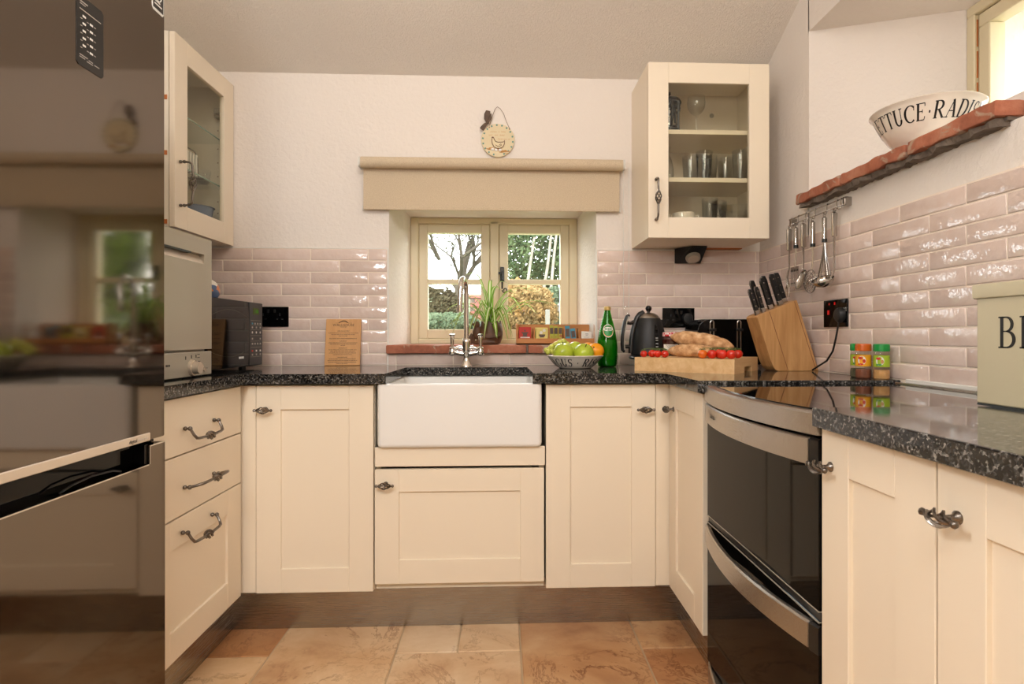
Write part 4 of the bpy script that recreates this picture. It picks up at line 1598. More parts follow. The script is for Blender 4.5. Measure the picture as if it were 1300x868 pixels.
for sx, x in ((-1, -0.570), (1, 0.576)):
    b = MB()
    b.cyl((x, 0, z0), (x + sx * 0.008, 0, z0), 0.020, n=24)
    b.box(min(x + sx * 0.008, x + sx * 0.011), max(x + sx * 0.008, x + sx * 0.011), -0.018, 0.0475, z0 - 0.02, z0 + 0.022)
    obj('bracket', b, M['white'], t)
b = MB()
zb = 1.135 - 1.58
n = 110
for x in (0.5825, 0.6075):
    for i in range(n):
        z = z0 - 0.01 - (z0 - 0.01 - zb - 0.02) * i / (n - 1)
        b.ball((x + 0.0015 * math.sin(i * 0.4), 0.008 + 0.0006 * math.sin(i), z), 0.0021, 6, 4)
b.tube([(0.5825, 0.008, z0 - 0.01), (0.5825, 0.008, zb + 0.02)], 0.0007, 4)
b.tube([(0.6075, 0.008, z0 - 0.01), (0.6075, 0.008, zb + 0.02)], 0.0007, 4)
ch = obj('bead_chain', b, M['white'], t, smooth=True)
b = MB()
b.tube([(0.595, 0.008, zb + 0.028), (0.595, 0.008, zb + 0.018), (0.595, 0.008, zb - 0.012), (0.595, 0.008, zb - 0.022)], [0.010, 0.016, 0.014, 0.006], 10, flat=0.5)
obj('chain_weight', b, M['glassware'], ch, smooth=True)


# sockets
def socket_plate(name, lab, loc, rz, w, h, cat='socket'):
    t = thing(name, lab, cat, loc, rz)
    b = MB()
    b.box(-w / 2, w / 2, -0.006, 0.0, -h / 2, h / 2, bev=0.0015)
    obj('plate', b, M['black_gloss'], t)
    return t


def outlet(t, x):
    for a, e, z0, z1 in ((-0.003, 0.003, 0.004, 0.016), (-0.015, -0.007, -0.012, -0.007), (0.007, 0.015, -0.012, -0.007)):
        box('pin_hole', (x + a, x + e, -0.0064, -0.0058, z0, z1), M['black_matt'], t)


def rocker(t, x, z=0.024, mat=None):
    b = MB()
    b.box(x - 0.005, x + 0.005, -0.0095, -0.006, z - 0.008, z + 0.008, bev=0.001)
    return obj('switch', b, mat or M['black'], t)


YS = YB - 0.0088
t = socket_plate('wall_socket', 'glossy black double wall socket beside the microwave', (-1.013, YS, 1.113), 0, 0.146, 0.088)
outlet(t, -0.036)
outlet(t, 0.036)
rocker(t, -0.014)
rocker(t, 0.014)
t = socket_plate('wall_socket', 'glossy black double wall socket above the toaster and kettle', (0.795, YS, 1.111), 0, 0.146, 0.088)
outlet(t, -0.036)
rocker(t, -0.012)
rocker(t, 0.012)
tag(t, t['label'], 'socket')


def plug(lab, loc, rz, cable_pts, r=0.0034):
    t = thing('plug', lab, 'plug', loc, rz)
    b = MB()
    b.tube([(0, 0, 0), (0, -0.003, 0), (0, -0.014, 0), (0, -0.020, 0), (0, -0.022, 0)], [0.022, 0.0245, 0.024, 0.020, 0.012], 20)
    for v in b.bm.verts:
        if v.co.z < 0:
            v.co.z *= 1.12
    obj('body', b, M['black_matt'], t, smooth=True)
    b = MB()
    b.tube(cable_pts, r, 8)
    obj('cable', b, M['black'], t, smooth=True)
    return t


plug('black round plug in the socket above the toaster, cable hanging down', (0.833, YS - 0.0064, 1.108), 0, [(0, -0.012, -0.020), (0, -0.014, -0.05), (0.001, -0.014, -0.10), (0.012, -0.010, -0.15), (-0.01, -0.012, -0.17), (-0.03, -0.014, -0.197), (-0.06, -0.02, -0.2045)], 0.003)
t = socket_plate('wall_socket', 'black cooker switch socket with red rocker on the right wall', (XR - 0.0088, 2.003, 1.108), R(-90), 0.146, 0.095)
rocker(t, -0.038, 0.004, M['red_switch'])['label'] = 'red rocker switch'
b = MB()
b.box(-0.038, -0.031, -0.0075, -0.006, 0.030, 0.038)
obj('neon', b, M['red'], t, label='dark red neon')
b = MB()
b.box(-0.004, 0.003, -0.0075, -0.006, 0.030, 0.040)
obj('neon', b, M['red_switch'], t, label='lit red neon')
b = MB()
for i in range(4):
    b.tube([(0.034 + i * 0.009, -0.0062, 0.014), (0.039 + i * 0.009, -0.0062, 0.018), (0.041 + i * 0.009, -0.0062, 0.006)], 0.0008, 4)
obj('print', b, M['grey_print'], t)
plug('black plug in the red-switch socket, cable curling behind knife block', (XR - 0.0152, 1.957, 1.102), R(-90), [(0, -0.012, -0.022), (0.0, -0.016, -0.045), (-0.008, -0.018, -0.080), (-0.03, -0.016, -0.125), (-0.070, -0.014, -0.160), (-0.120, -0.018, -0.182), (-0.152, -0.022, -0.1975)])


# ================================================================ THINGS ON THE WORKTOP
# engraved wooden sign leaning on the tiles
t = thing('wooden_sign', 'small engraved wooden information sign leaning on tiles left of the sink', 'sign', (-0.695, 2.575, WT + 0.0012))
t.rotation_euler = (R(-10), 0, R(3))
SW, SH = 0.150, 0.205
b = MB()
b.box(-SW / 2, SW / 2, 0.0, 0.008, 0.0, SH, bev=0.001)
pl_ = obj('board', b, M['wood_sign'], t)
text_obj('title', 'WALLHOUSE', 0.0155, M['print_dark'], pl_, (0, -0.0004, 0.1775), (R(90), 0, 0))
b = MB()
b.tube([(-0.021 + 0.042 * i / 8, -0.0003, 0.187 + 0.011 * math.sin(math.pi * i / 8)) for i in range(9)], 0.0012, 4)
for i in range(7):
    b.ball((-0.016 + 0.0053 * i, -0.0003, 0.189 + 0.0055 * math.sin(math.pi * (i + 0.5) / 7)), (0.002, 0.0005, 0.0024), 6, 4)
b.box(-0.036, -0.020, -0.0004, 0.0, 0.1865, 0.1873)
b.box(0.020, 0.036, -0.0004, 0.0, 0.1865, 0.1873)
obj('crest', b, M['print_dark'], pl_)
b = MB()
rows = [(0.168, 0.026, 1), (0.150, 0.05, 2), (0.141, 0.128, 1), (0.134, 0.10, 1), (0.128, 0.036, 1), (0.116, 0.116, 1.2), (0.105, 0.03, 1.4), (0.098, 0.124, 1), (0.092, 0.110, 1), (0.086, 0.02, 1), (0.074, 0.034, 1.3), (0.067, 0.118, 1), (0.060, 0.104, 1), (0.053, 0.116, 1), (0.046, 0.080, 1), (0.034, 0.040, 1.3), (0.027, 0.112, 1), (0.020, 0.124, 1), (0.013, 0.118, 1), (0.006, 0.046, 1)]
for z, w, k in rows:
    x = -w / 2
    while x < w / 2:
        q = rnd.uniform(0.005, 0.013)
        hh = 0.0034 if k > 1 else 0.0028
        xe = min(x + q, w / 2)
        # each word a run of upright strokes
        xx = x
        while xx < xe:
            b.box(xx, xx + 0.0009, -0.0003, 0.0, z, z + hh * rnd.uniform(0.7, 1.25))
            xx += 0.0016
        x = xe + 0.0016
fp = obj('engraved_lines', b, M['print_dark'], pl_)
fp['kind'] = 'stuff'


# fruit bowl -----------------------------------------------------------------
def prof_fn(prof):
    def f(z):
        for (r0, z0), (r1, z1) in zip(prof, prof[1:]):
            if z0 <= z <= z1 and z1 > z0:
                return r0 + (r1 - r0) * (z - z0) / (z1 - z0)
        return prof[-1][0]
    return f


def bowl(name, lab, loc, prof, thick, txt, th, tz, a_c, gap, wide, slant=0.0, anchor=None, bold=1.2):
    """prof: outer profile from foot to rim; lettering wraps round, centred on angle a_c"""
    top = prof[-1]
    inner = [(max(r - thick, 0.001), z + (thick if i == 0 else 0)) for i, (r, z) in enumerate(prof)]
    inner[0] = (prof[0][0] * 0.9, prof[0][1] + thick)
    b = MB()
    full = [(prof[0][0] * 0.85, prof[0][1] + 0.002), (prof[0][0], prof[0][1])] + prof[1:] + [(top[0] - thick * 0.5, top[1] + thick * 0.5)] + list(reversed(inner))
    b.lathe(full, 56, cap0=True, cap1=True)
    o = tag(obj(name, b, M['creamware'], smooth=True, loc=loc, angle=50), lab, 'bowl')
    f = prof_fn(prof)
    rm = f(tz + th / 2)
    tot = (2 * (text_len(anchor, gap) + 0.17) if anchor else text_len(txt, gap)) * th * wide

    def fn(x, y):
        z = tz + y
        r = f(z) + 0.0006
        a = a_c + (x - tot / 2) / rm
        return (r * math.cos(a), r * math.sin(a), z)
    obj('lettering', letters(txt, th, fn, gap, wide, slant, bold), M['ink'], o)
    return o


FB = (0.292, 2.355, WT)
fprof = [(0.062, 0.0), (0.070, 0.004), (0.0865, 0.018), (0.1005, 0.034), (0.108, 0.043), (0.1135, 0.0475), (0.1150, 0.0500)]
toc = math.atan2(-FB[1], -FB[0])
fb = bowl('fruit_bowl', 'cream pottery bowl with black lettering, full of apples and oranges', FB, fprof, 0.004, 'ASPARAGUS . RISOTTO', 0.0300, 0.0095, toc + 0.10, 0.16, 1.0, slant=0.12, anchor='ASPARAGUS ', bold=1.5)


def apple(lab, loc, r, tilt, mat='apple'):
    t = thing('apple', lab, 'apple', loc)
    t.rotation_euler = tilt
    b = MB()
    prof = []
    for i in range(15):
        a = math.pi * i / 14
        rr = math.sin(a) * (1 + 0.08 * math.cos(a))
        z = -math.cos(a) * 0.92
        d = math.exp(-((rr / 0.28) ** 2))
        z -= 0.24 * d if z > 0 else -0.14 * d
        prof.append((r * rr, r * z))
    b.lathe(prof, 28)
    obj('flesh', b, M[mat], t, smooth=True, angle=80)
    b = MB()
    b.tube([(0, 0, r * 0.62), (0.001, 0, r * 0.80), (0.003, 0.001, r * 0.98)], [0.0014, 0.0013, 0.0018], 6)
    obj('stalk', b, M['stem'], t)


G = 'green apples in the pottery bowl'
bx, by, bz = FB
apple('green apple at the left front of the fruit bowl beside the grapes', (bx - 0.052, by - 0.036, bz + 0.066), 0.041, (0.25, -0.1, 0))
apple('green apple in the front middle of the fruit bowl showing its stalk', (bx + 0.030, by - 0.045, bz + 0.062), 0.041, (0.55, 0.12, 0))
apple('green apple at the back of the fruit bowl between the grapes and orange', (bx + 0.006, by + 0.024, bz + 0.076), 0.033, (0.5, 0.6, 0))


def orange(lab, loc, r):
    t = thing('orange', lab, 'orange', loc)
    b = MB()
    b.ball((0, 0, 0), (r, r, r * 0.95), 28, 18)
    obj('peel', b, M['orange'], t, smooth=True)
    b = MB()
    b.ball((-r * 0.32, -r * 0.80, r * 0.46), 0.0032, 8, 6)
    obj('navel', b, M['stem'], t)


orange('orange at the right front of the fruit bowl', (bx + 0.082, by - 0.004, bz + 0.068), 0.0345)
orange('orange half hidden behind the front orange in the fruit bowl', (bx + 0.062, by + 0.060, bz + 0.072), 0.032)
t = thing('grape_bunch', 'bunch of green grapes at the back left of the fruit bowl', 'grapes', (bx - 0.060, by + 0.048, bz + 0.074))
gm = MB()
gm.ball((0, 0, 0), (0.0105, 0.0105, 0.0125), 14, 9)
gme = gm.mesh('grape', True)
gme.materials.append(M['grape'])
for (x, y, z) in ((-0.046, -0.010, -0.010), (-0.030, 0.0, 0.012), (-0.014, -0.006, 0.022), (0.004, 0.0, 0.030), (0.018, -0.004, 0.034), (0.026, 0.010, 0.028), (0.034, 0.004, 0.020), (-0.004, 0.016, 0.024), (0.012, 0.020, 0.030), (-0.038, 0.012, 0.002), (-0.020, 0.018, 0.014), (0.010, -0.010, 0.016), (0.036, 0.020, 0.016), (-0.052, 0.004, -0.004), (-0.010, 0.002, 0.004), (0.020, 0.006, 0.006), (-0.03, -0.004, -0.008)):
    o = obj('grape', gme, None, t, loc=(x, y, z))
    o.rotation_euler = (rnd.uniform(-1, 1), rnd.uniform(-1, 1), 0)
b = MB()
b.tube([(-0.05, 0.01, 0.0), (-0.01, 0.012, 0.012), (0.02, 0.014, 0.022), (0.034, 0.012, 0.012)], 0.0016, 6)
obj('stalk', b, M['vine'], t)

# green bottle
t = thing('bottle', 'green glass mineral water bottle with round label beside the fruit bowl', 'bottle', (0.438, 2.440, WT))
bp = [(0.030, 0.0), (0.036, 0.003), (0.0395, 0.012), (0.0420, 0.045), (0.0425, 0.080), (0.0400, 0.110), (0.0340, 0.145), (0.0260, 0.180), (0.0185, 0.208), (0.0138, 0.228), (0.0125, 0.238)]
b = MB()
b.lathe(bp, 36)
obj('glass', b, M['bottle'], t, smooth=True, angle=60)
b = MB()
b.lathe([(max(r - 0.003, 0.001), z + 0.003) for r, z in bp[:6]] + [(0.0365, 0.1065)], 36)
obj('water', b, M['bottle_liquid'], t, smooth=True, angle=60)
b = MB()
b.lathe([(max(r - 0.0045, 0.001), z) for r, z in [(0.0390, 0.112), (0.0340, 0.145), (0.0260, 0.180), (0.0185, 0.208), (0.0145, 0.238)]], 36)
obj('inner_wall', b, glass_mat('pale bottle green', (0.35, 0.75, 0.22), 0.8), t, smooth=True, angle=60)
b = MB()
b.lathe([(0.0135, 0.236), (0.0145, 0.237), (0.0145, 0.250), (0.0130, 0.252)], 28)
obj('cap', b, M['gold'], t, smooth=True)
bf = prof_fn(bp)


def on_bottle(cx, cz, rx, rz_, off, n=24, ang=toc + 0.07):
    mb = MB()
    c = None
    rows = []
    for k in (0.0, 0.35, 0.7, 1.0):
        row = []
        for i in range(n):
            q = 2 * math.pi * i / n
            x, z = cx + rx * k * math.cos(q), cz + rz_ * k * math.sin(q)
            r = bf(z) + off
            a = ang + x / r
            row.append((r * math.cos(a), r * math.sin(a), z))
        rows.append(row)
    mb.loft(rows[1:], True, False, False)
    mb.bm.faces.new([mb.bm.verts.new(p) for p in rows[1]])
    return mb


lab_ = obj('label', on_bottle(0, 0.150, 0.0235, 0.0270, 0.0006), M['white_print'], t)
obj('label_rim', on_bottle(0, 0.150, 0.0215, 0.0248, 0.0009), M['amber_label'], lab_)
obj('label_ring', on_bottle(0, 0.151, 0.0200, 0.0232, 0.0012), M['green_print'], lab_)
obj('label_band', on_bottle(0, 0.1575, 0.0215, 0.0085, 0.0015), M['white_print'], lab_)
obj('label_disc', on_bottle(0, 0.141, 0.0150, 0.0110, 0.0015), M['green_cap'], lab_)
b = MB()
for i, w in enumerate((0.004, 0.003, 0.003, 0.004, 0.002, 0.004, 0.003)):
    x = -0.015 + i * 0.0045
    q = []
    for (dx, dz) in ((0, 0), (w, 0), (w, 0.006), (0, 0.006)):
        z = 0.1545 + dz
        r = bf(z) + 0.0019
        a = toc + 0.07 + (x + dx) / r
        q.append((r * math.cos(a), r * math.sin(a), z))
    b.quad(*q)
obj('label_print', b, M['green_print'], lab_)

# tea bag box on the sill
t = thing('tea_box', 'long bamboo tea bag holder with five compartments on the window sill', 'box', (0.243, 2.705, 0.9895))
hw = 0.181
b = MB()
b.box(-hw, hw, -0.042, 0.042, 0.0, 0.006)
b.box(-hw, hw, 0.036, 0.042, 0.006, 0.093)
for x in (-hw, hw - 0.007):
    b.prism([(-0.042, 0.0), (0.042, 0.0), (0.042, 0.097), (-0.030, 0.097), (-0.042, 0.088)], x, x + 0.007, 'YZ')
obj('case', b, M['wood_tea'], t)
box('front_rail', (-hw + 0.007, hw - 0.007, -0.042, -0.036, 0.0, 0.028), M['wood_tea'], t)
for x in (-0.098, -0.030, 0.040, 0.108):
    box('divider', (x - 0.003, x + 0.003, -0.030, 0.036, 0.006, 0.074), M['wood_tea'], t)
b = MB()
b.box(-hw + 0.007, hw - 0.007, -0.030, 0.042, 0.0935, 0.0965)
obj('lid', b, M['shelf_glass'], t, label='clear lid')


def packet(lab, x0, x1, z0, z1, y, mat, tilt=0.0, deco=None, group=None):
    th = 0.006
    t = thing('tea_packet', lab, 'tea packet', (0.243 + (x0 + x1) / 2, 2.705 + y, 0.9895 + z0))
    t.rotation_euler = (0, tilt, 0)
    w, h = x1 - x0, z1 - z0
    b = MB()
    b.box(-w / 2, w / 2, 0, th, 0, h, bev=0.001)
    o = obj('sachet', b, M[mat], t)
    for nm, mm, polys in (deco or []):
        b = MB()
        for p in polys:
            if len(p) == 3:
                b.tube([(p[0], 0.0003, p[1]), (p[0], -0.0006, p[1])], [p[2], p[2]], 14)
            else:
                b.box(p[0], p[1], -0.0004, 0.001, p[2], p[3])
        obj(nm, b, M[mm], o)
    return t


packet('red tea packet in the first compartment of the tea box', -0.169, -0.113, 0.0065, 0.080, -0.033, 'red', 0, [('emblem', 'teabrown', [(0.0, 0.041, 0.010), (-0.015, 0.015, 0.044, 0.050), (-0.011, 0.011, 0.030, 0.035), (0.0, 0.057, 0.004)]), ('print', 'paper', [(-0.021, 0.022, 0.0235, 0.0285)])])
packet('pale yellow tea packet behind the front one in second compartment', -0.098 + 0.004, -0.036, 0.0065, 0.078, -0.010, 'yellow')
packet('yellow tea packet with a cup drawn on it in the second compartment', -0.090, -0.036, 0.0065, 0.076, -0.033, 'yellow', 0, [('cup', 'teabrown', [(-0.014, 0.014, 0.032, 0.040), (-0.010, 0.010, 0.026, 0.032)]), ('flower', 'paper', [(-0.004, 0.048, 0.007), (0.010, 0.058, 0.007)])])
for i, (x, lab) in enumerate(((-0.017, 'lime and brown drink sachet at left in the middle compartment'), (0.001, 'lime and brown drink sachet in the centre of middle compartment'), (0.019, 'lime and brown drink sachet at right in the middle compartment'))):
    packet(lab, x - 0.0085, x + 0.0085, 0.0065, 0.088 - 0.004 * i, -0.033 + 0.0075 * (i % 2), 'lime', 0.04 * (i - 1), [('brown_panel', 'teabrown', [(-0.007, 0.007, 0.042, 0.070)]), ('nut', 'nut', [(0.002, 0.033, 0.007)] if i == 2 else [(0.0, 0.028, 0.003)])])
packet('taller blue and brown sachet in the fourth compartment', 0.047, 0.069, 0.0065, 0.086, -0.024, 'blue', -0.06, [('brown_panel', 'teabrown', [(-0.008, 0.008, 0.030, 0.066)])])
packet('shorter blue and brown sachet in the fourth compartment', 0.074, 0.096, 0.0065, 0.074, -0.033, 'blue', -0.12, [('brown_panel', 'teabrown', [(-0.008, 0.008, 0.026, 0.056)])])
packet('white tea sachet in the last compartment of the tea box', 0.116, 0.164, 0.0065, 0.060, -0.033, 'paper', 0.03, [('print', 'grey_print', [(-0.006, 0.008, 0.040, 0.044), (-0.004, 0.006, 0.034, 0.037), (-0.012, 0.012, 0.026, 0.028)])])

# kettle
t = thing('kettle', 'matt black cone kettle with steel lid collar on its base', 'kettle', (0.620, 2.470, WT), R(8))
b = MB()
b.lathe([(0.058, 0.0), (0.060, 0.030), (0.080, 0.032), (0.083, 0.038), (0.080, 0.044), (0.070, 0.047)], 36)
obj('power_base', b, M['black'], t, smooth=True, angle=40)
kp = [(0.072, 0.047), (0.075, 0.052), (0.0755, 0.065), (0.0725, 0.110), (0.066, 0.150), (0.058, 0.180), (0.050, 0.200), (0.0475, 0.204)]
b = MB()
b.lathe(kp, 36)
bd = obj('body', b, M['black_matt'], t, smooth=True, angle=50)
b = MB()
b.lathe([(0.047, 0.2035), (0.045, 0.208), (0.036, 0.219), (0.022, 0.226), (0.008, 0.2285), (0.006, 0.2285)], 32)
ld_ = obj('lid', b, M['steel'], t, smooth=True, angle=60, label='domed steel lid')
b = MB()
b.lathe([(0.007, 0.226), (0.006, 0.232), (0.008, 0.234), (0.0125, 0.240), (0.0135, 0.246), (0.0115, 0.253), (0.006, 0.257), (0.0, 0.258)], 20)
obj('knob', b, M['black_gloss'], ld_, smooth=True)
b = MB()
ribpts = []
for i in range(12):
    z = 0.056 + 0.150 * i / 11
    ribpts.append((-(prof_fn(kp)(z) + 0.003), 0, z))
ribpts += [(-0.040, 0, 0.219), (-0.022, 0, 0.2285)]
b.tube(ribpts, 0.012, 10)
b.tube([(-0.060, 0, 0.190), (-0.082, 0, 0.182), (-0.098, 0, 0.186)], [0.010, 0.007, 0.008], 10)
b.tube([(-0.070, 0, 0.078), (-0.088, 0, 0.084), (-0.108, 0, 0.084)], [0.014, 0.008, 0.008], 10)
hp = [(-0.086, 0, 0.216), (-0.095, 0, 0.211), (-0.104, 0, 0.190), (-0.111, 0, 0.160), (-0.115, 0, 0.128), (-0.116, 0, 0.096), (-0.114, 0, 0.070), (-0.108, 0, 0.061)]
b.tube(hp, [0.006, 0.0085, 0.009, 0.009, 0.009, 0.009, 0.0085, 0.005], 12, flat=1.2)
hd = obj('handle', b, M['black'], t, smooth=True, angle=60)
b = MB()
b.tube([(p[0] + 0.0045, -0.0075, p[2]) for p in hp[1:-1]], 0.0032, 8)
obj('grip_strip', b, M['silver'], hd, smooth=True, label='pale grip strip')
# water gauge window
b = MB()
an = R(-84)
for z0, z1, w in ((0.062, 0.175, 0.010),):
    pts0, pts1 = [], []
    rg = []
    for i in range(9):
        z = z0 + (z1 - z0) * i / 8
        r = prof_fn(kp)(z) + 0.0008
        ww = w * (1 if i < 6 else (0.9, 0.7, 0.35)[i - 6])
        rg.append([((r + o_) * math.cos(an + s_ * ww / r), (r + o_) * math.sin(an + s_ * ww / r), z) for s_, o_ in ((-1, -0.002), (-1, 0.0), (1, 0.0), (1, -0.002))])
    b.loft(rg)
gw = obj('water_gauge', b, M['black_gloss'], bd, smooth=True)
b = MB()
for z in (0.070, 0.083, 0.096, 0.110, 0.119):
    r = prof_fn(kp)(z) + 0.0014
    q = []
    for dx, dz in ((0.001, 0), (0.012, 0), (0.012, 0.0025), (0.001, 0.0025)):
        a = an - 0.10 + dx / r
        q.append((r * math.cos(a), r * math.sin(a), z + dz))
    b.quad(*q)
obj('level_mark', b, M['white_print'], gw)
b = MB()
b.loft([[(0.055, -0.018, 0.165), (0.055, 0.018, 0.165), (0.050, 0.014, 0.198), (0.050, -0.014, 0.198)], [(0.080, -0.008, 0.185), (0.080, 0.008, 0.185), (0.078, 0.006, 0.200), (0.078, -0.006, 0.200)]])
obj('spout', b, M['black_matt'], t)

# toaster
t = thing('toaster', 'glossy black four-slot toaster with two steel lever rails', 'toaster', (0.940, 2.488, WT), R(-2))
tw, td, thh = 0.262, 0.20, 0.198
prof = []
rr = 0.050
for i in range(9):
    a = R(180 - 90 * i / 8)
    prof.append((-tw / 2 + rr + rr * math.cos(a), thh - rr + rr * math.sin(a)))
for i in range(9):
    a = R(90 - 90 * i / 8)
    prof.append((tw / 2 - rr + rr * math.cos(a), thh - rr + rr * math.sin(a)))
prof += [(tw / 2 + 0.003, 0.014), (tw / 2 - 0.004, 0.010), (-tw / 2 + 0.004, 0.010), (-tw / 2 - 0.003, 0.014)]
b = MB()
b.prism(prof, -td / 2, td / 2, 'XZ', bev=0.004)
bd = obj('body', b, M['black_gloss'], t, smooth=True, angle=30)
for x in (-0.072, 0.040):
    b = MB()
    b.box(x - 0.010, x - 0.004, -td / 2 - 0.003, -td / 2 + 0.002, 0.055, 0.186, bev=0.001)
    b.box(x + 0.004, x + 0.010, -td / 2 - 0.003, -td / 2 + 0.002, 0.055, 0.186, bev=0.001)
    b.tube([(x - 0.007, -td / 2 - 0.001, 0.184), (x - 0.005, -td / 2 - 0.001, 0.190), (x, -td / 2 - 0.001, 0.193), (x + 0.005, -td / 2 - 0.001, 0.190), (x + 0.007, -td / 2 - 0.001, 0.184)], 0.0032, 8)
    obj('lever_rail', b, M['steel'], t, smooth=True, label='steel lever rail')
    b = MB()
    b.box(x - 0.013, x + 0.013, -td / 2 - 0.022, -td / 2 + 0.001, 0.148, 0.160, bev=0.003, seg=2)
    obj('lever', b, M['black'], t, smooth=True)
    b = MB()
    b.cyl((x, -td / 2, 0.040), (x, -td / 2 - 0.014, 0.040), 0.013, 0.012, 20)
    obj('dial', b, M['chrome'], t, smooth=True, label='chrome browning dial')
for y in (-0.058, -0.022, 0.022, 0.058):
    box('slot', (-0.105, 0.105, y - 0.009, y + 0.009, thh - 0.002, thh + 0.0006), M['black_matt'], t)
b = MB()
b.box(tw / 2 + 0.0005, tw / 2 + 0.004, -0.05, 0.05, 0.03, 0.12, bev=0.001)
obj('end_panel', b, M['black'], t)
pieces('foot', [((x, y, 0), (x, y, 0.012), 0.012) for x in (-0.1, 0.1) for y in (-0.07, 0.07)], M['black'], t)

# chopping board
BA = Vector((-0.788, 0.616))
BB = Vector((0.616, 0.788))
BC = Vector((0.779, 1.942))
BL, BW, BT = 0.297, 0.365, 0.050
cx_, cy_ = BC.x, BC.y
t = thing('chopping_board', 'thick pale beech chopping board on granite, carrying bread and tomatoes', 'chopping board', (cx_, cy_, WT), math.atan2(BB.y, BB.x))
b = MB()
# a finger groove is cut under the short right-hand side
g0, g1 = 0.40 * BL, 0.72 * BL
b.prism([(0, 0), (g0, 0), (g0, 0.022), (g1, 0.022), (g1, 0), (BL, 0), (BL, BW), (0, BW)], 0.0, 0.020)
b.prism([(0, 0), (BL, 0), (BL, BW), (0, BW)], 0.020, BT)
brd = obj('board', b, M['wood_board'], t)
ZB = WT + BT


def on_board(p, q):
    return (BC.x + BB.x * p + BA.x * q, BC.y + BB.y * p + BA.y * q)


def loaf(lab, p0, p1, r, h):
    t = MB()
    a, c = Vector(p0), Vector(p1)
    ax = (c - a)
    L = ax.length
    ax.normalize()
    side = ax.cross(Vector((0, 0, 1))).normalized()
    up = side.cross(ax)
    n = 22
    rings = []
    for i in range(n + 1):
        s_ = i / n
        w = max(0.04, (1 - abs(2 * s_ - 1) ** 2.6)) ** 0.6
        ring = []
        for k in range(18):
            q = 2 * math.pi * k / 18
            rr = 1 + 0.04 * noise.noise(Vector((s_ * 6 + r * 50, math.cos(q) * 2, math.sin(q) * 2)))
            y = math.sin(q)
            score = 0.0
            if y > 0.55 and 0.12 < s_ < 0.9:
                ph = (s_ * 3.2 + math.cos(q) * 0.25) % 1.0
                score = -0.16 * math.exp(-((ph - 0.5) / 0.07) ** 2) + 0.05 * math.exp(-((ph - 0.66) / 0.08) ** 2)
            pt = a + ax * (L * s_) + side * (r * w * rr * math.cos(q)) + up * (h * w * rr * (y if y > 0 else y * 0.85) * (1 + score))
            ring.append(tuple(pt))
        rings.append(ring)
    t.loft(rings)
    return tag(obj('bread_loaf', t, M['bread'], smooth=True, angle=70), lab, 'bread')


loaf('small brown bread loaf lying flat on the chopping board beneath the other', on_board(0.085, 0.270) + (ZB + 0.023,), on_board(0.098, 0.095) + (ZB + 0.023,), 0.032, 0.026)
loaf('brown bread loaf resting tilted across the lower loaf on the board', on_board(0.146, 0.283) + (ZB + 0.077,), on_board(0.166, 0.050) + (ZB + 0.037,), 0.036, 0.034)


def tomatoes(lab, spots, r, mats, nm_grp):
    c = spots[0]
    t = thing('tomato_vine', lab, 'tomatoes', (c[0], c[1], ZB))
    top = []
    for i, (x, y) in enumerate(spots):
        rr = r * rnd.uniform(0.94, 1.05)
        lx, ly = x - c[0], y - c[1]
        b = MB()
        prof = []
        for k in range(13):
            a = math.pi * k / 12
            z = -math.cos(a) * 0.93
            q = math.sin(a)
            if z > 0.5:
                z -= 0.12 * math.exp(-((q / 0.25) ** 2))
            prof.append((rr * q, rr * 0.93 + rr * z))
        b.lathe(prof, 22, (lx, ly, 0))
        tm = obj('tomato', b, M[mats[i]], t, smooth=True, angle=80)
        b = MB()
        zt = rr * 1.80
        for k in range(5):
            a = 2 * math.pi * k / 5 + i
            b.tube([(lx, ly, zt), (lx + rr * 0.45 * math.cos(a), ly + rr * 0.45 * math.sin(a), zt + 0.003), (lx + rr * 0.8 * math.cos(a), ly + rr * 0.8 * math.sin(a), zt + 0.001)], [0.0012, 0.0018, 0.0004], 5, flat=0.4)
        b.tube([(lx, ly, zt), (lx + 0.001, ly + 0.002, zt + 0.007)], 0.0011, 5)
        obj('calyx', b, M['vine'], tm)
        top.append((lx + 0.001, ly + 0.003, zt + 0.006))
    b = MB()
    ext = [(top[-1][0] + (top[-1][0] - top[-2][0]) * 0.6, top[-1][1] + (top[-1][1] - top[-2][1]) * 0.6 - 0.01, top[-1][2] - 0.022)]
    b.tube(top + ext, 0.0014, 6)
    obj('stalk', b, M['vine'], t)


tomatoes('short vine of four red cherry tomatoes at the left of the board', [on_board(0.020, 0.337), on_board(0.026, 0.306), on_board(0.019, 0.283), on_board(0.023, 0.256)], 0.0145, ['tomato'] * 4, '')
sp = [on_board(0.022, 0.116), on_board(0.024, 0.083), on_board(0.053, 0.066), on_board(0.022, 0.048), on_board(0.028, 0.015 + 0.004), on_board(0.118, 0.022)]
tomatoes('longer vine of six tomatoes along the front of the board, first orange', sp, 0.0172, ['tomato_orange', 'tomato', 'tomato', 'tomato', 'tomato', 'tomato'], '')

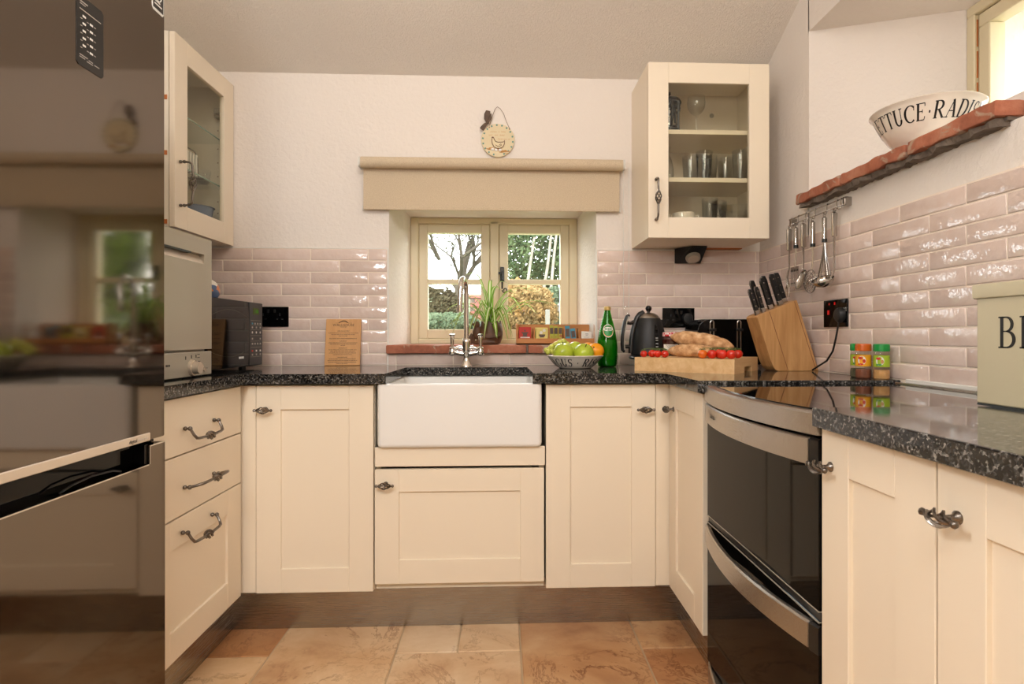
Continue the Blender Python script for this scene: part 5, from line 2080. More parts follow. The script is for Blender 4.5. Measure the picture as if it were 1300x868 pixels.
# jam jar
jx, jy = on_board(0.215, 0.310)
t = thing('jam_jar', 'dark red jam jar with gingham lid behind the loaves', 'jar', (jx, jy, ZB))
b = MB()
b.lathe([(0.028, 0.0), (0.033, 0.004), (0.0335, 0.012), (0.033, 0.066), (0.028, 0.076), (0.027, 0.080)], 16)
obj('glass', b, M['jam'], t, smooth=False)
b = MB()
b.lathe([(0.0305, 0.077), (0.0325, 0.078), (0.0325, 0.091), (0.031, 0.0935), (0.029, 0.094)], 32)
obj('lid', b, M['gingham'], t, smooth=True)
b = MB()
ac = math.atan2(-jy, -jx)
rg = []
for i in range(13):
    a = ac - 0.9 + 1.8 * i / 12
    rg.append([(0.0345 * math.cos(a), 0.0345 * math.sin(a), z) for z in (0.012, 0.046)] + [(0.0335 * math.cos(a), 0.0335 * math.sin(a), z) for z in (0.046, 0.012)])
b.loft(rg)
lb = obj('label', b, M['paper'], t, smooth=True)
b = MB()
for z, w in ((0.040, 0.5), (0.033, 0.35), (0.022, 0.6)):
    pts = [(0.0350 * math.cos(ac - w + 2 * w * i / 16), 0.0350 * math.sin(ac - w + 2 * w * i / 16), z + 0.0016 * math.sin(i * 2.1)) for i in range(17)]
    b.tube(pts, 0.0007, 4)
obj('handwriting', b, M['ink'], lb)

# knife block
t = thing('knife_block', 'leaning wooden knife block full of black-handled knives in the right corner', 'knife block', (0.998, 2.112, WT), R(4))
kw = 0.172
dx, dz = -0.067, 0.200
P0, P1, P2, P3 = (0.018, 0.0), (kw, 0.0), (kw - 0.086, 0.262), (dx + 0.004, 0.203)
poly = [(0.012, 0.0), P1, P2, (dx + 0.008, 0.206), (dx - 0.001, 0.198), (-0.016, 0.040), (-0.006, 0.016), (0.002, 0.006)]
b = MB()
b.prism(poly, 0.0, 0.086, 'XZ', bev=0.002)
obj('block', b, M['wood_block'], t, smooth=False)
lean = (Vector((dx, 0, dz)) - Vector((0, 0, 0))).normalized()
b = MB()
for s0 in (0.28, 0.93):
    a = Vector((P3[0] + (P2[0] - P3[0]) * s0, -0.0003, P3[1] + (P2[1] - P3[1]) * s0))
    e = a - lean * (a.z / lean.z)
    b.tube([a - lean * 0.002, e + lean * 0.002], 0.0009, 4)
obj('joint_line', b, M['spice_dark'], t)
ks = [(0.06, 0.024, 0.098, 0.0075), (0.22, 0.024, 0.098, 0.0075), (0.28, 0.060, 0.122, 0.0095), (0.42, 0.026, 0.120, 0.0095), (0.58, 0.060, 0.122, 0.0095), (0.68, 0.028, 0.120, 0.0095), (0.86, 0.045, 0.116, 0.0100)]
for i, (s_, y, L, hw) in enumerate(ks):
    base = Vector((P3[0] + (P2[0] - P3[0]) * s_, y, P3[1] + (P2[1] - P3[1]) * s_))
    nm = ['nearest the toaster at the low end', 'second from low end, front row', 'in the back row at the low end', 'tall in the middle of front row', 'tall in the middle of back row', 'tall toward the high end, front row', 'at the high end by the wall'][i]
    k = thing('knife', 'black riveted knife ' + nm + ' of the block', 'knife', tuple(Vector((0.998, 2.112, WT)) + Matrix.Rotation(R(4), 3, 'Z') @ base), R(4), 'kitchen knives in the wooden block')
    k.rotation_euler = Euler((0, math.atan2(lean.x, lean.z), R(4)), 'XYZ')
    b = MB()
    prof = [(-hw, 0.018), (hw * 0.9, 0.018), (hw * 0.8, L * 0.5), (hw * 1.05, L * 0.86), (hw * 0.75, L), (-hw * 0.5, L + 0.003), (-hw, L * 0.93)]
    b.prism(prof, -0.0075, 0.0075, 'XZ', bev=0.0025)
    h_ = obj('handle', b, M['black'], k, smooth=True, angle=40)
    b = MB()
    b.prism([(-hw * 1.02, 0.010), (hw * 0.92, 0.010), (hw * 0.82, L * 0.5), (hw * 1.07, L * 0.86), (hw * 0.78, L + 0.0006), (-hw * 0.5, L + 0.0036), (-hw * 1.02, L * 0.93)], -0.0016, 0.0016, 'XZ')
    b.prism([(-hw * 1.0, -0.006), (hw * 1.0, -0.006), (hw * 0.95, 0.018), (-hw * 1.0, 0.018)], -0.0062, 0.0062, 'XZ', bev=0.001)
    obj('tang', b, M['steel_utensil'], k)
    b = MB()
    for q in (0.35, 0.6, 0.85):
        b.cyl((0, -0.0078, L * q), (0, 0.0078, L * q), 0.0022, n=8)
    obj('rivet', b, M['steel_utensil'], h_)

# utensil rail and utensils on the right wall
RX = XR
RZ = 1.486
t = thing('utensil_rail', 'double-bar steel utensil rail fixed to the right wall', 'rail', (RX, 0, RZ))
pieces('bar', [((-0.024, 1.925, z), (-0.024, 2.31, z), 0.0026) for z in (0.008, -0.014)], M['steel_utensil'], t, n=8)
for y in (1.932, 2.300):
    box('bracket', (-0.026, 0.0, y - 0.007, y + 0.007, -0.018, 0.012), M['steel_utensil'], t, bev=0.002)
hk = MB()
hk.tube([(-0.024, 0, 0.011), (-0.028, 0, 0.010), (-0.0285, 0, -0.002), (-0.028, 0, -0.016), (-0.031, 0, -0.026), (-0.037, 0, -0.027), (-0.041, 0, -0.021)], 0.0017, 6)
hkm = hk.mesh('hook', True)
hkm.materials.append(M['steel_utensil'])
UY = [2.285, 2.232, 2.175, 2.108, 2.030, 1.968]
for y in UY + [1.945]:
    obj('hook', hkm, None, t, loc=(0, y, 0))


def utensil(name, lab, y, head, tube_handle=True, hl=0.085, rod=0.11):
    t = thing(name, lab, 'utensil', (RX - 0.037, y, RZ - 0.026), 0, 'steel utensils hanging on the wall rail')
    b = MB()
    if tube_handle:
        b.tube([(0, 0, -0.010), (0, 0, -0.014), (0, 0, -0.016 - hl * 0.8), (0, 0, -0.018 - hl)], [0.0040, 0.0085, 0.0088, 0.0072], 12)
        b.tube([(0.0045 * math.cos(R(a)), 0, -0.004 + 0.0055 * math.sin(R(a))) for a in range(0, 360, 30)], 0.0012, 5, closed=True)
    else:
        b.tube([(0, 0, -0.004), (0, 0, -0.010), (0, 0, -0.014 - hl), (0, 0, -0.018 - hl)], [0.004, 0.0115, 0.0110, 0.0070], 12, flat=0.45)
        b.tube([(0.0045 * math.cos(R(a)), 0, -0.001 + 0.0055 * math.sin(R(a))) for a in range(0, 360, 30)], 0.0012, 5, closed=True)
    obj('handle', b, M['steel_utensil'], t, smooth=True)
    z0 = -0.018 - hl
    if tube_handle:
        b = MB()
        b.cyl((0, 0, z0 + 0.014), (0, 0, z0 + 0.002), 0.0092, n=12)
        obj('collar', b, M['black'], t, smooth=True, label='black collar')
    head(t, z0)
    return t


def rod_to(b, z0, z1, dx=0.0, r=0.0032):
    b.tube([(0, 0, z0 + 0.002), (0, 0, (z0 + z1) / 2), (dx, 0, z1)], r, 8)


def bowl_part(t, nm, z, r, depth, tilt, flat=1.0, holes=False, off=(0, 0)):
    b = MB()
    prof = []
    for i in range(8):
        a = R(90 * i / 7)
        prof.append((r * math.sin(a), -depth * math.cos(a)))
    prof += [(r - 0.0012, 0.0)] + [((r - 0.0012) * math.sin(R(90 * i / 7)), -(depth - 0.0012) * math.cos(R(90 * i / 7))) for i in range(6, -1, -1)]
    b.lathe(prof, 24, sy=flat)
    mt = Euler(tilt).to_matrix()
    for v in b.bm.verts:
        v.co = mt @ v.co + Vector((off[0], off[1], z))
    return obj(nm, b, M['steel_utensil'], t, smooth=True, angle=60)


def head_ladle(t, z0):
    b = MB()
    b.tube([(0, 0, z0 + 0.002), (0, 0, z0 - 0.06), (-0.002, -0.004, z0 - 0.115), (-0.012, -0.002, z0 - 0.142)], [0.0042, 0.0036, 0.0040, 0.0046], 8, flat=0.6)
    obj('rod', b, M['steel_utensil'], t, smooth=True)
    bowl_part(t, 'ladle_bowl', z0 - 0.145, 0.036, 0.028, (R(14), R(-24), 0), off=(-0.036, 0.008))


def head_spoon(t, z0):
    b = MB()
    b.tube([(0, 0, z0 + 0.002), (0, 0, z0 - 0.05), (-0.004, -0.004, z0 - 0.085)], [0.0042, 0.0036, 0.0050], 8, flat=0.5)
    obj('rod', b, M['steel_utensil'], t, smooth=True)
    bowl_part(t, 'spoon_bowl', z0 - 0.122, 0.040, 0.012, (R(10), R(-68), 0), flat=0.62, off=(-0.012, -0.004))


def head_skimmer(t, z0):
    b = MB()
    rod_to(b, z0, z0 - 0.085, -0.004)
    obj('rod', b, M['steel_utensil'], t, smooth=True)
    b = MB()
    c = Vector((-0.010, 0, z0 - 0.125))
    for k in range(1, 5):
        rr = 0.042 * k / 4
        b.tube([c + Vector((-0.006 * math.cos(R(a)) * 0 - 0.012 * (1 - k / 4), rr * math.cos(R(a)), rr * math.sin(R(a)))) for a in range(0, 360, 20)], 0.0015 if k < 4 else 0.0026, 5, closed=True)
    for a in range(0, 180, 30):
        v = Vector((0, math.cos(R(a)), math.sin(R(a))))
        b.tube([c + v * 0.042, c + Vector((-0.012, 0, 0)), c - v * 0.042], 0.0010, 5)
    obj('wire_basket', b, M['steel_utensil'], t, smooth=True)


def head_whisk(t, z0):
    b = MB()
    for k in range(5):
        a = math.pi * k / 5
        u = Vector((math.cos(a) * 0.55, math.sin(a), 0))
        pts = []
        for i in range(17):
            q = i / 16
            s_ = q if q <= 0.5 else 1 - q
            w = 0.004 + 0.030 * math.sin(math.pi * min(1, s_ * 2) * 0.62) ** 1.4 * (1 if s_ < 0.44 else max(0.0, (0.5 - s_) / 0.06) ** 0.5)
            z = z0 - 0.145 * math.sin(math.pi * s_) ** 0.9
            pts.append(u * (w if q <= 0.5 else -w) + Vector((0, 0, z)))
        b.tube(pts, 0.0014, 5)
    obj('whisk_wires', b, M['steel_utensil'], t, smooth=True)


def head_turner(t, z0):
    b = MB()
    rod_to(b, z0, z0 - 0.075, -0.004)
    obj('rod', b, M['steel_utensil'], t, smooth=True)
    b = MB()
    for i in range(5):
        y = -0.026 + 0.013 * i
        b.box(-0.006, -0.0045, y - 0.0035, y + 0.0035, z0 - 0.135, z0 - 0.080)
    b.box(-0.006, -0.0045, -0.030, 0.030, z0 - 0.088, z0 - 0.070)
    b.box(-0.006, -0.0045, -0.030, 0.030, z0 - 0.145, z0 - 0.130)
    obj('slotted_blade', b, M['steel_utensil'], t)


def head_fork(t, z0):
    b = MB()
    b.tube([(0, 0, z0 + 0.002), (0, 0, z0 - 0.07), (-0.006, 0.006, z0 - 0.105), (-0.004, 0.002, z0 - 0.135)], [0.0042, 0.0036, 0.0048, 0.008], 8, flat=0.5)
    for y in (-0.016, 0.0, 0.016):
        b.tube([(-0.004, 0.002, z0 - 0.130), (-0.006, 0.002 + y, z0 - 0.150), (-0.008, 0.002 + y, z0 - 0.185)], [0.004, 0.0028, 0.0012], 6)
    obj('prongs', b, M['steel_utensil'], t, smooth=True)


utensil('serving_fork', 'steel serving fork hanging first on the rail, nearest the corner', UY[0], head_fork, False, 0.075)
utensil('slotted_turner', 'steel slotted turner with black collar, second from the corner', UY[1], head_turner, True, 0.075)
utensil('serving_spoon', 'flat-handled steel serving spoon, third from the corner', UY[2], head_spoon, False, 0.078)
utensil('skimmer', 'steel wire skimmer with black collar hanging left of the whisk', UY[3], head_skimmer, True, 0.088)
utensil('whisk', 'steel balloon whisk with black collar next to the ladle', UY[4], head_whisk, True, 0.084)
utensil('ladle', 'steel soup ladle hanging last on the rail, nearest the spice jars', UY[5], head_ladle, False, 0.072)

# spice jars
def spice(lab, x, y, capm, labm, spm):
    t = thing('spice_jar', lab, 'spice jar', (x, y, WT), 0, 'spice jars by the tiled wall')
    a = math.atan2(-y, -x)
    b = MB()
    b.lathe([(0.018, 0.0), (0.0212, 0.003), (0.0215, 0.020), (0.0205, 0.026), (0.0195, 0.028)], 28)
    obj('spice', b, M[spm], t, smooth=True)
    b = MB()
    b.lathe([(0.0190, 0.0005), (0.0220, 0.003), (0.0222, 0.026), (0.0205, 0.031), (0.0215, 0.036), (0.0215, 0.071), (0.0200, 0.080), (0.0185, 0.085)], 28, cap0=False, cap1=False)
    obj('glass', b, M['glassware'], t, smooth=True, angle=60)
    b = MB()
    b.lathe([(0.0212, 0.037), (0.0219, 0.038), (0.0219, 0.0705), (0.0212, 0.0715)], 32, cap0=False, cap1=False)
    lb = obj('label', b, M[labm], t, smooth=True, angle=60)
    def patch(cx, cz, rx, rz2, off):
        mb = MB()
        ring = []
        for i in range(18):
            q = 2 * math.pi * i / 18
            aa = a + (cx + rx * math.cos(q)) / 0.022
            ring.append(mb.bm.verts.new(((0.022 + off) * math.cos(aa), (0.022 + off) * math.sin(aa), cz + rz2 * math.sin(q))))
        mb.bm.faces.new(ring)
        return mb
    obj('label_disc', patch(-0.004, 0.055, 0.011, 0.0135, 0.0003), M['paper'], lb)
    obj('label_emblem', patch(-0.008, 0.062, 0.0065, 0.0038, 0.0007), M['red_print'], lb)
    obj('label_picture', patch(0.002, 0.053, 0.004, 0.006, 0.0007), M['red_print' if labm == 'amber_label' else 'spice_tan'], lb)
    obj('label_swoosh', patch(-0.007, 0.0435, 0.008, 0.0028, 0.0007), M['red_print' if labm == 'amber_label' else 'green_print'], lb)
    b = MB()
    b.lathe([(0.0200, 0.083), (0.0225, 0.084), (0.0225, 0.100), (0.0215, 0.104), (0.0180, 0.1055)], 32)
    obj('cap', b, M[capm], t, smooth=True)


spice('green-capped spice jar at the back left, half hidden', 1.117, 1.800, 'green_cap', 'lime_label', 'spice_green')
spice('orange-capped spice jar between the two green-capped ones', 1.104, 1.752, 'orange_cap', 'amber_label', 'spice_dark')
spice('green-capped spice jar at the front right with tan spice', 1.132, 1.708, 'green_cap', 'lime_label', 'spice_tan')

# bread bin
t = thing('bread_bin', 'sage cream enamel bread bin with black lettering in the right foreground', 'bread bin', (0.896, 1.074, WT), R(-90))
b = MB()
b.box(0.0, 0.33, 0.0, 0.20, 0.003, 0.215, bev=0.004, seg=3)
bb = obj('body', b, M['bin'], t, smooth=True)
b = MB()
b.box(0.001, 0.329, 0.001, 0.199, 0.0, 0.0035)
obj('base_rim', b, M['bin_base'], t)
b = MB()
b.box(-0.0055, 0.3355, -0.0055, 0.2055, 0.199, 0.2265, bev=0.004, seg=2)
obj('lid', b, M['bin'], t, smooth=True)
w = text_len('BREAD', 0.12) * 0.056
obj('lettering', letters('BREAD', 0.056, lambda x, y: (0.165 - w / 2 + x, -0.0005, 0.108 + y), 0.12), M['ink'], bb)

# salad bowl on the brick shelf
SB = (1.278, 1.720, 1.5945)
sprof = [(0.070, 0.0), (0.078, 0.003), (0.098, 0.024), (0.116, 0.050), (0.130, 0.078), (0.139, 0.098), (0.144, 0.1055), (0.1485, 0.1095), (0.1500, 0.112)]
a_s = math.atan2(-SB[1], -SB[0])
bowl('salad_bowl', 'large cream pottery bowl with black lettering on the brick window shelf', SB, sprof, 0.005, 'LETTUCE.RADISH', 0.043, 0.052, a_s - 0.04, 0.10, 0.86, slant=0.10)

# hanging plaque
t = thing('wall_plaque', 'round cream clay plaque with a hen, hanging above the blind', 'plaque', (-0.021, YB - 0.001, 1.902))
b = MB()
pr = []
for i in range(40):
    a = 2 * math.pi * i / 40
    r = 0.0745 + 0.0012 * math.sin(3 * a) + 0.0006 * math.sin(7 * a)
    pr.append((r * math.cos(a), r * math.sin(a)))
b.prism(pr, -0.013, -0.002, 'XZ', bev=0.002)
disc = obj('disc', b, M['plaque'], t, smooth=True)
b = MB()
for i in range(17):
    a = R(90 + 20 * (i - 8) * 1.0 + 4)
    c = Vector((0.067 * math.cos(a), -0.0135, 0.067 * math.sin(a)))
    b.box(c.x - 0.0035, c.x + 0.0035, -0.0142, -0.0128, c.z - 0.0035, c.z + 0.0035, rot=(0, -a, 0))
obj('border_dot', b, M['teal'], disc)
b = MB()
hen = [(-0.024, 0.010), (-0.027, 0.002), (-0.025, -0.016), (-0.018, -0.030), (-0.006, -0.037), (0.010, -0.037), (0.022, -0.031), (0.029, -0.018), (0.030, -0.002), (0.024, -0.009), (0.012, -0.010), (0.0, -0.010), (-0.010, -0.007), (-0.016, 0.002), (-0.020, 0.012)]
b.prism([(x, z) for x, z in hen], -0.0165, -0.0125, 'XZ')
hn = obj('hen', b, M['plaque'], disc)
b = MB()
b.tube([(x, -0.0165, z) for x, z in hen], 0.0016, 6, closed=True)
b.tube([(-0.010, -0.0168, -0.022), (-0.002, -0.0168, -0.028), (0.010, -0.0168, -0.028), (0.017, -0.0168, -0.022), (0.014, -0.0168, -0.018), (0.006, -0.0168, -0.022)], 0.0013, 6)
b.ball((-0.023, -0.016, 0.011), (0.005, 0.002, 0.003), 8, 6)
obj('hen_outline', b, M['brown_paint'], disc)
b = MB()
for i in range(26):
    x = -0.045 + 0.09 * i / 25
    z = -0.043 + 0.006 * rnd.random() - (0.010 if x > 0.01 else 0.0)
    b.tube([(x - 0.010, -0.0136, z + 0.005 * rnd.uniform(-1, 1)), (x + 0.010, -0.0145, z - 0.006 * rnd.uniform(-0.5, 1))], 0.0011, 4)
obj('straw_nest', b, M['straw'], disc)
b = MB()
for x in (-0.024, -0.008, 0.010):
    b.ball((x, -0.0145, -0.042 - 0.002 * (x > -0.01)), (0.0075, 0.004, 0.006), 12, 8)
obj('egg', b, M['ceramic'], disc, smooth=True)
b = MB()
for z, words in ((0.037, ((-0.034, -0.006), (0.002, 0.008), (0.016, 0.034))), (0.022, ((-0.040, -0.024), (-0.014, 0.0), (0.008, 0.030))), (0.005, ((0.0, 0.022), (0.026, 0.040), (0.046, 0.054)))):
    for x0, x1 in words:
        n = max(4, int((x1 - x0) / 0.0018))
        b.tube([(x0 + (x1 - x0) * i / n, -0.0133, z + 0.0035 * math.sin(i * 2.2 + x0 * 90) - 0.03 * (x0 + 0.03) * 0.1) for i in range(n + 1)], 0.0005, 4)
obj('handwriting', b, M['straw'], disc)
b = MB()
wpts = [(-0.038, -0.012, 0.058), (-0.034, -0.012, 0.075), (-0.022, -0.010, 0.115), (-0.012, -0.006, 0.142), (-0.002, -0.004, 0.152), (0.010, -0.006, 0.144), (0.026, -0.008, 0.120), (0.036, -0.010, 0.090), (0.046, -0.012, 0.066), (0.052, -0.014, 0.052)]
b.tube(wpts, 0.0012, 6)
b.cyl((-0.038, -0.015, 0.056), (-0.038, -0.011, 0.056), 0.003, n=8)
b.cyl((0.052, -0.015, 0.050), (0.052, -0.011, 0.050), 0.003, n=8)
obj('hanging_wire', b, M['wire'], t, smooth=True)
b = MB()
for pts, w in (([(-0.046, -0.017, 0.075), (-0.052, -0.020, 0.090), (-0.047, -0.022, 0.110), (-0.043, -0.018, 0.128)], (0.004, 0.009, 0.014, 0.010)), ([(-0.046, -0.017, 0.075), (-0.056, -0.019, 0.066), (-0.066, -0.019, 0.053), (-0.072, -0.018, 0.045)], (0.004, 0.008, 0.010, 0.010)), ([(-0.044, -0.017, 0.076), (-0.034, -0.020, 0.095), (-0.032, -0.019, 0.115)], (0.003, 0.008, 0.004))):
    b.tube(pts, list(w), 8, flat=0.25)
b.ball((-0.045, -0.017, 0.075), 0.006, 8, 6)
obj('ribbon_bow', b, M['ribbon'], t, smooth=True)


# ---------------------------------------------------------------- contents of the wall cabinets
def vessel(name, lab, cat, loc, prof, mat='glassware', n=26, thick=0.0016, group=None, extra=None):
    b = MB()
    inner = [(max(r - thick, 0.0008), z + (thick * 1.5 if i == 0 else 0)) for i, (r, z) in enumerate(prof)]
    b.lathe([(0.0008, prof[0][1])] + prof + list(reversed(inner)) + [(0.0008, inner[0][1])], n)
    t = thing(name, lab, cat, loc, 0, group)
    obj('body', b, M[mat], t, smooth=True, angle=60)
    return t


CX0, CY0 = 0.584, 2.330
S1, S2, S0 = UZ + 0.447, UZ + 0.252, UZ + 0.016
# cafetiere
t = thing('cafetiere', 'black framed glass cafetiere on the top shelf of the right cabinet', 'cafetiere', (0.700, 2.445, S1), R(-95))
b = MB()
b.lathe([(0.042, 0.020), (0.044, 0.024), (0.044, 0.125), (0.046, 0.130)], 28, cap1=False)
obj('beaker', b, M['glassware'], t, smooth=True)
b = MB()
b.lathe([(0.046, 0.0), (0.047, 0.003), (0.047, 0.022), (0.044, 0.024)], 28)
for z in (0.104, 0.126):
    b.lathe([(0.0455, z), (0.0475, z), (0.0475, z + 0.010), (0.0455, z + 0.010), (0.0455, z)], 28, cap0=False, cap1=False)
for k in range(4):
    a = math.pi / 4 + k * math.pi / 2
    b.box(0.046 * math.cos(a) - 0.004, 0.046 * math.cos(a) + 0.004, 0.046 * math.sin(a) - 0.004, 0.046 * math.sin(a) + 0.004, 0.0, 0.136)
b.tube([(0.046, 0, 0.125), (0.066, 0, 0.12), (0.072, 0, 0.09), (0.068, 0, 0.05), (0.047, 0, 0.03)], 0.006, 8)
obj('frame', b, M['black'], t, smooth=True, angle=40)
b = MB()
b.lathe([(0.050, 0.134), (0.052, 0.138), (0.046, 0.150), (0.020, 0.158), (0.004, 0.160), (0.003, 0.170), (0.008, 0.174), (0.007, 0.184), (0.001, 0.187)], 28)
obj('lid', b, M['black'], t, smooth=True, angle=50)
b = MB()
b.cyl((0, 0, 0.04), (0, 0, 0.16), 0.0025, n=8)
b.cyl((0, 0, 0.034), (0, 0, 0.042), 0.041, n=24)
obj('plunger', b, M['steel_utensil'], t, smooth=True)
t = thing('wine_glass', 'single wine glass on the top shelf of the right cabinet', 'glass', (0.812, 2.43, S1))
b = MB()
b.lathe([(0.034, 0.0), (0.032, 0.002), (0.006, 0.006), (0.0035, 0.012), (0.0032, 0.075), (0.006, 0.082), (0.022, 0.094), (0.034, 0.112), (0.0375, 0.132), (0.034, 0.160), (0.0325, 0.160), (0.036, 0.132), (0.0325, 0.113), (0.021, 0.0965), (0.003, 0.088)], 28)
obj('body', b, M['glassware'], t, smooth=True, angle=70)
vessel('carafe', 'clear glass carafe at the left of the middle shelf, right cabinet', 'carafe', (0.678, 2.43, S2), [(0.034, 0.0), (0.037, 0.01), (0.037, 0.05), (0.030, 0.085), (0.019, 0.112), (0.019, 0.125), (0.024, 0.142)])
tum = [(0.026, 0.0), (0.028, 0.004), (0.031, 0.06), (0.034, 0.125)]
for i, (x, y, s_, lab) in enumerate(((0.800, 2.47, 0.92, 'shorter tall tumbler at the left of the middle shelf cluster'), (0.846, 2.43, 1.0, 'tall tumbler at the front of the middle shelf cluster'), (0.888, 2.49, 1.0, 'tall tumbler at the back of middle shelf, behind the front one'), (0.962, 2.50, 0.95, 'tall tumbler at the back right of the middle shelf'), (1.000, 2.43, 1.05, 'tall tumbler at the front right of the middle shelf'))):
    vessel('tumbler', lab, 'glass', (x, y, S2), [(r, z * s_) for r, z in tum], group='tumblers on the middle shelf')
for i, (x, y, lab) in enumerate(((0.895, 2.50, 'tumbler standing at the left of the bottom shelf, right cabinet'), (0.955, 2.555, 'tumbler standing at the back right of the bottom shelf'))):
    vessel('tumbler', lab, 'glass', (x, y, S0), [(r, z * 1.45) for r, z in tum], group='tumblers on the bottom shelf')
vessel('glass_bowl', 'clear glass bowl at the right of the bottom shelf, right cabinet', 'bowl', (0.985, 2.43, S0), [(0.030, 0.0), (0.034, 0.004), (0.060, 0.060), (0.072, 0.122), (0.074, 0.130)])
for i, (x, y, lab, ha) in enumerate(((0.755, 2.42, 'cream cup with its handle to the right on the bottom shelf', 0.0), (0.668, 2.46, 'cream cup mostly hidden at the far left of bottom shelf', 0.4))):
    t = vessel('cup', lab, 'cup', (x, y, S0), [(0.026, 0.0), (0.034, 0.006), (0.044, 0.055), (0.046, 0.100)], 'creamware', thick=0.003, group='cream cups in the right cabinet')
    b = MB()
    b.tube([(0.043 * math.cos(ha), 0.043 * math.sin(ha), 0.088), (0.062 * math.cos(ha), 0.062 * math.sin(ha), 0.094), (0.068 * math.cos(ha), 0.068 * math.sin(ha), 0.075), (0.058 * math.cos(ha), 0.058 * math.sin(ha), 0.050), (0.042 * math.cos(ha), 0.042 * math.sin(ha), 0.028)], 0.0045, 8)
    obj('handle', b, M['creamware'], t, smooth=True)
# left cabinet
G2 = UZ + 0.248
vessel('glass_tumbler', 'small clear glass tumbler on the lower glass shelf, left cabinet', 'glass', (-1.262, 2.525, G2), [(0.024, 0.0), (0.027, 0.004), (0.030, 0.030), (0.033, 0.052)], thick=0.003)
t = thing('wire_rack', 'arched wire rack of white rods on the lower glass shelf, left cabinet', 'rack', (-1.248, 2.415, G2))
b = MB()
b.tube([(0, -0.05, 0.004), (0, -0.05, 0.085), (0, -0.040, 0.105), (0, 0.02, 0.105), (0, 0.045, 0.085), (0, 0.05, 0.004)], 0.0022, 6)
b.tube([(-0.03, -0.05, 0.003), (0.03, -0.05, 0.003), (0.03, 0.05, 0.003), (-0.03, 0.05, 0.003)], 0.0022, 6, closed=True)
obj('frame', b, M['pewter'], t, smooth=True)
for y in (-0.033, -0.013, 0.009, 0.031):
    b = MB()
    b.cyl((0, y, 0.006), (0, y, 0.094), 0.0052, n=10)
    obj('rod', b, M['white'], t, smooth=True)
vessel('blue_bowl', 'blue glazed bowl on the floor of the left cabinet', 'bowl', (-1.292, 2.515, UZ + 0.016), [(0.045, 0.0), (0.050, 0.004), (0.066, 0.075), (0.074, 0.122), (0.080, 0.128)], 'bluebowl', thick=0.004)


# ================================================================ SPIDER PLANT ON THE SILL
t = thing('spider_plant', 'spider plant with striped arching leaves in a brown carved pot', 'plant', (-0.055, 2.735, 0.9895))
b = MB()
n = 36
rings = []
for r, z in ((0.034, 0.0), (0.044, 0.004), (0.054, 0.030), (0.057, 0.058), (0.053, 0.082)):
    rings.append([(r * math.cos(2 * math.pi * i / n), r * math.sin(2 * math.pi * i / n), z) for i in range(n)])
top, inn = [], []
for i in range(n):
    a = 2 * math.pi * i / n
    zz = 0.100 + 0.018 * (abs(((i / n * 7) % 1.0) - 0.5) * 2 - 0.4)
    top.append((0.047 * math.cos(a), 0.047 * math.sin(a), zz))
    inn.append((0.041 * math.cos(a), 0.041 * math.sin(a), zz - 0.002))
rings += [top, inn, [(0.040 * math.cos(2 * math.pi * i / n), 0.040 * math.sin(2 * math.pi * i / n), 0.074) for i in range(n)]]
b.loft(rings)
pot = obj('pot', b, M['pot'], t, smooth=True, angle=40)
b = MB()
b.cyl((0, 0, 0.070), (0, 0, 0.078), 0.0405, n=24)
obj('soil', b, M['soil'], pot)
# carved bird at the left of the pot
b = MB()
b.ball((-0.062, -0.020, 0.055), (0.022, 0.018, 0.034), 16, 12)
b.ball((-0.065, -0.026, 0.092), (0.016, 0.014, 0.016), 14, 10)
b.tube([(-0.078, -0.030, 0.094), (-0.088, -0.034, 0.090)], [0.006, 0.001], 8)
b.tube([(-0.085, -0.018, 0.002), (-0.092, -0.02, 0.030), (-0.086, -0.02, 0.048), (-0.078, -0.02, 0.036), (-0.082, -0.02, 0.014)], [0.008, 0.013, 0.008, 0.012, 0.009], 10)
b.tube([(-0.075, -0.02, 0.004), (-0.055, -0.035, 0.010), (-0.02, -0.05, 0.012), (0.02, -0.05, 0.010)], [0.010, 0.014, 0.015, 0.008], 10)
obj('carved_bird', b, M['pot'], pot, smooth=True)
b = MB()
b.loft([[(-0.045, -0.055, 0.034), (-0.045, -0.045, 0.034), (-0.045, -0.045, 0.044), (-0.045, -0.055, 0.044)], [(0.0, -0.066, 0.030), (0.0, -0.054, 0.030), (0.0, -0.054, 0.052), (0.0, -0.066, 0.052)], [(0.050, -0.055, 0.040), (0.050, -0.047, 0.040), (0.050, -0.047, 0.060), (0.050, -0.055, 0.060)]])
obj('carved_wing', b, M['pot'], pot, smooth=True)


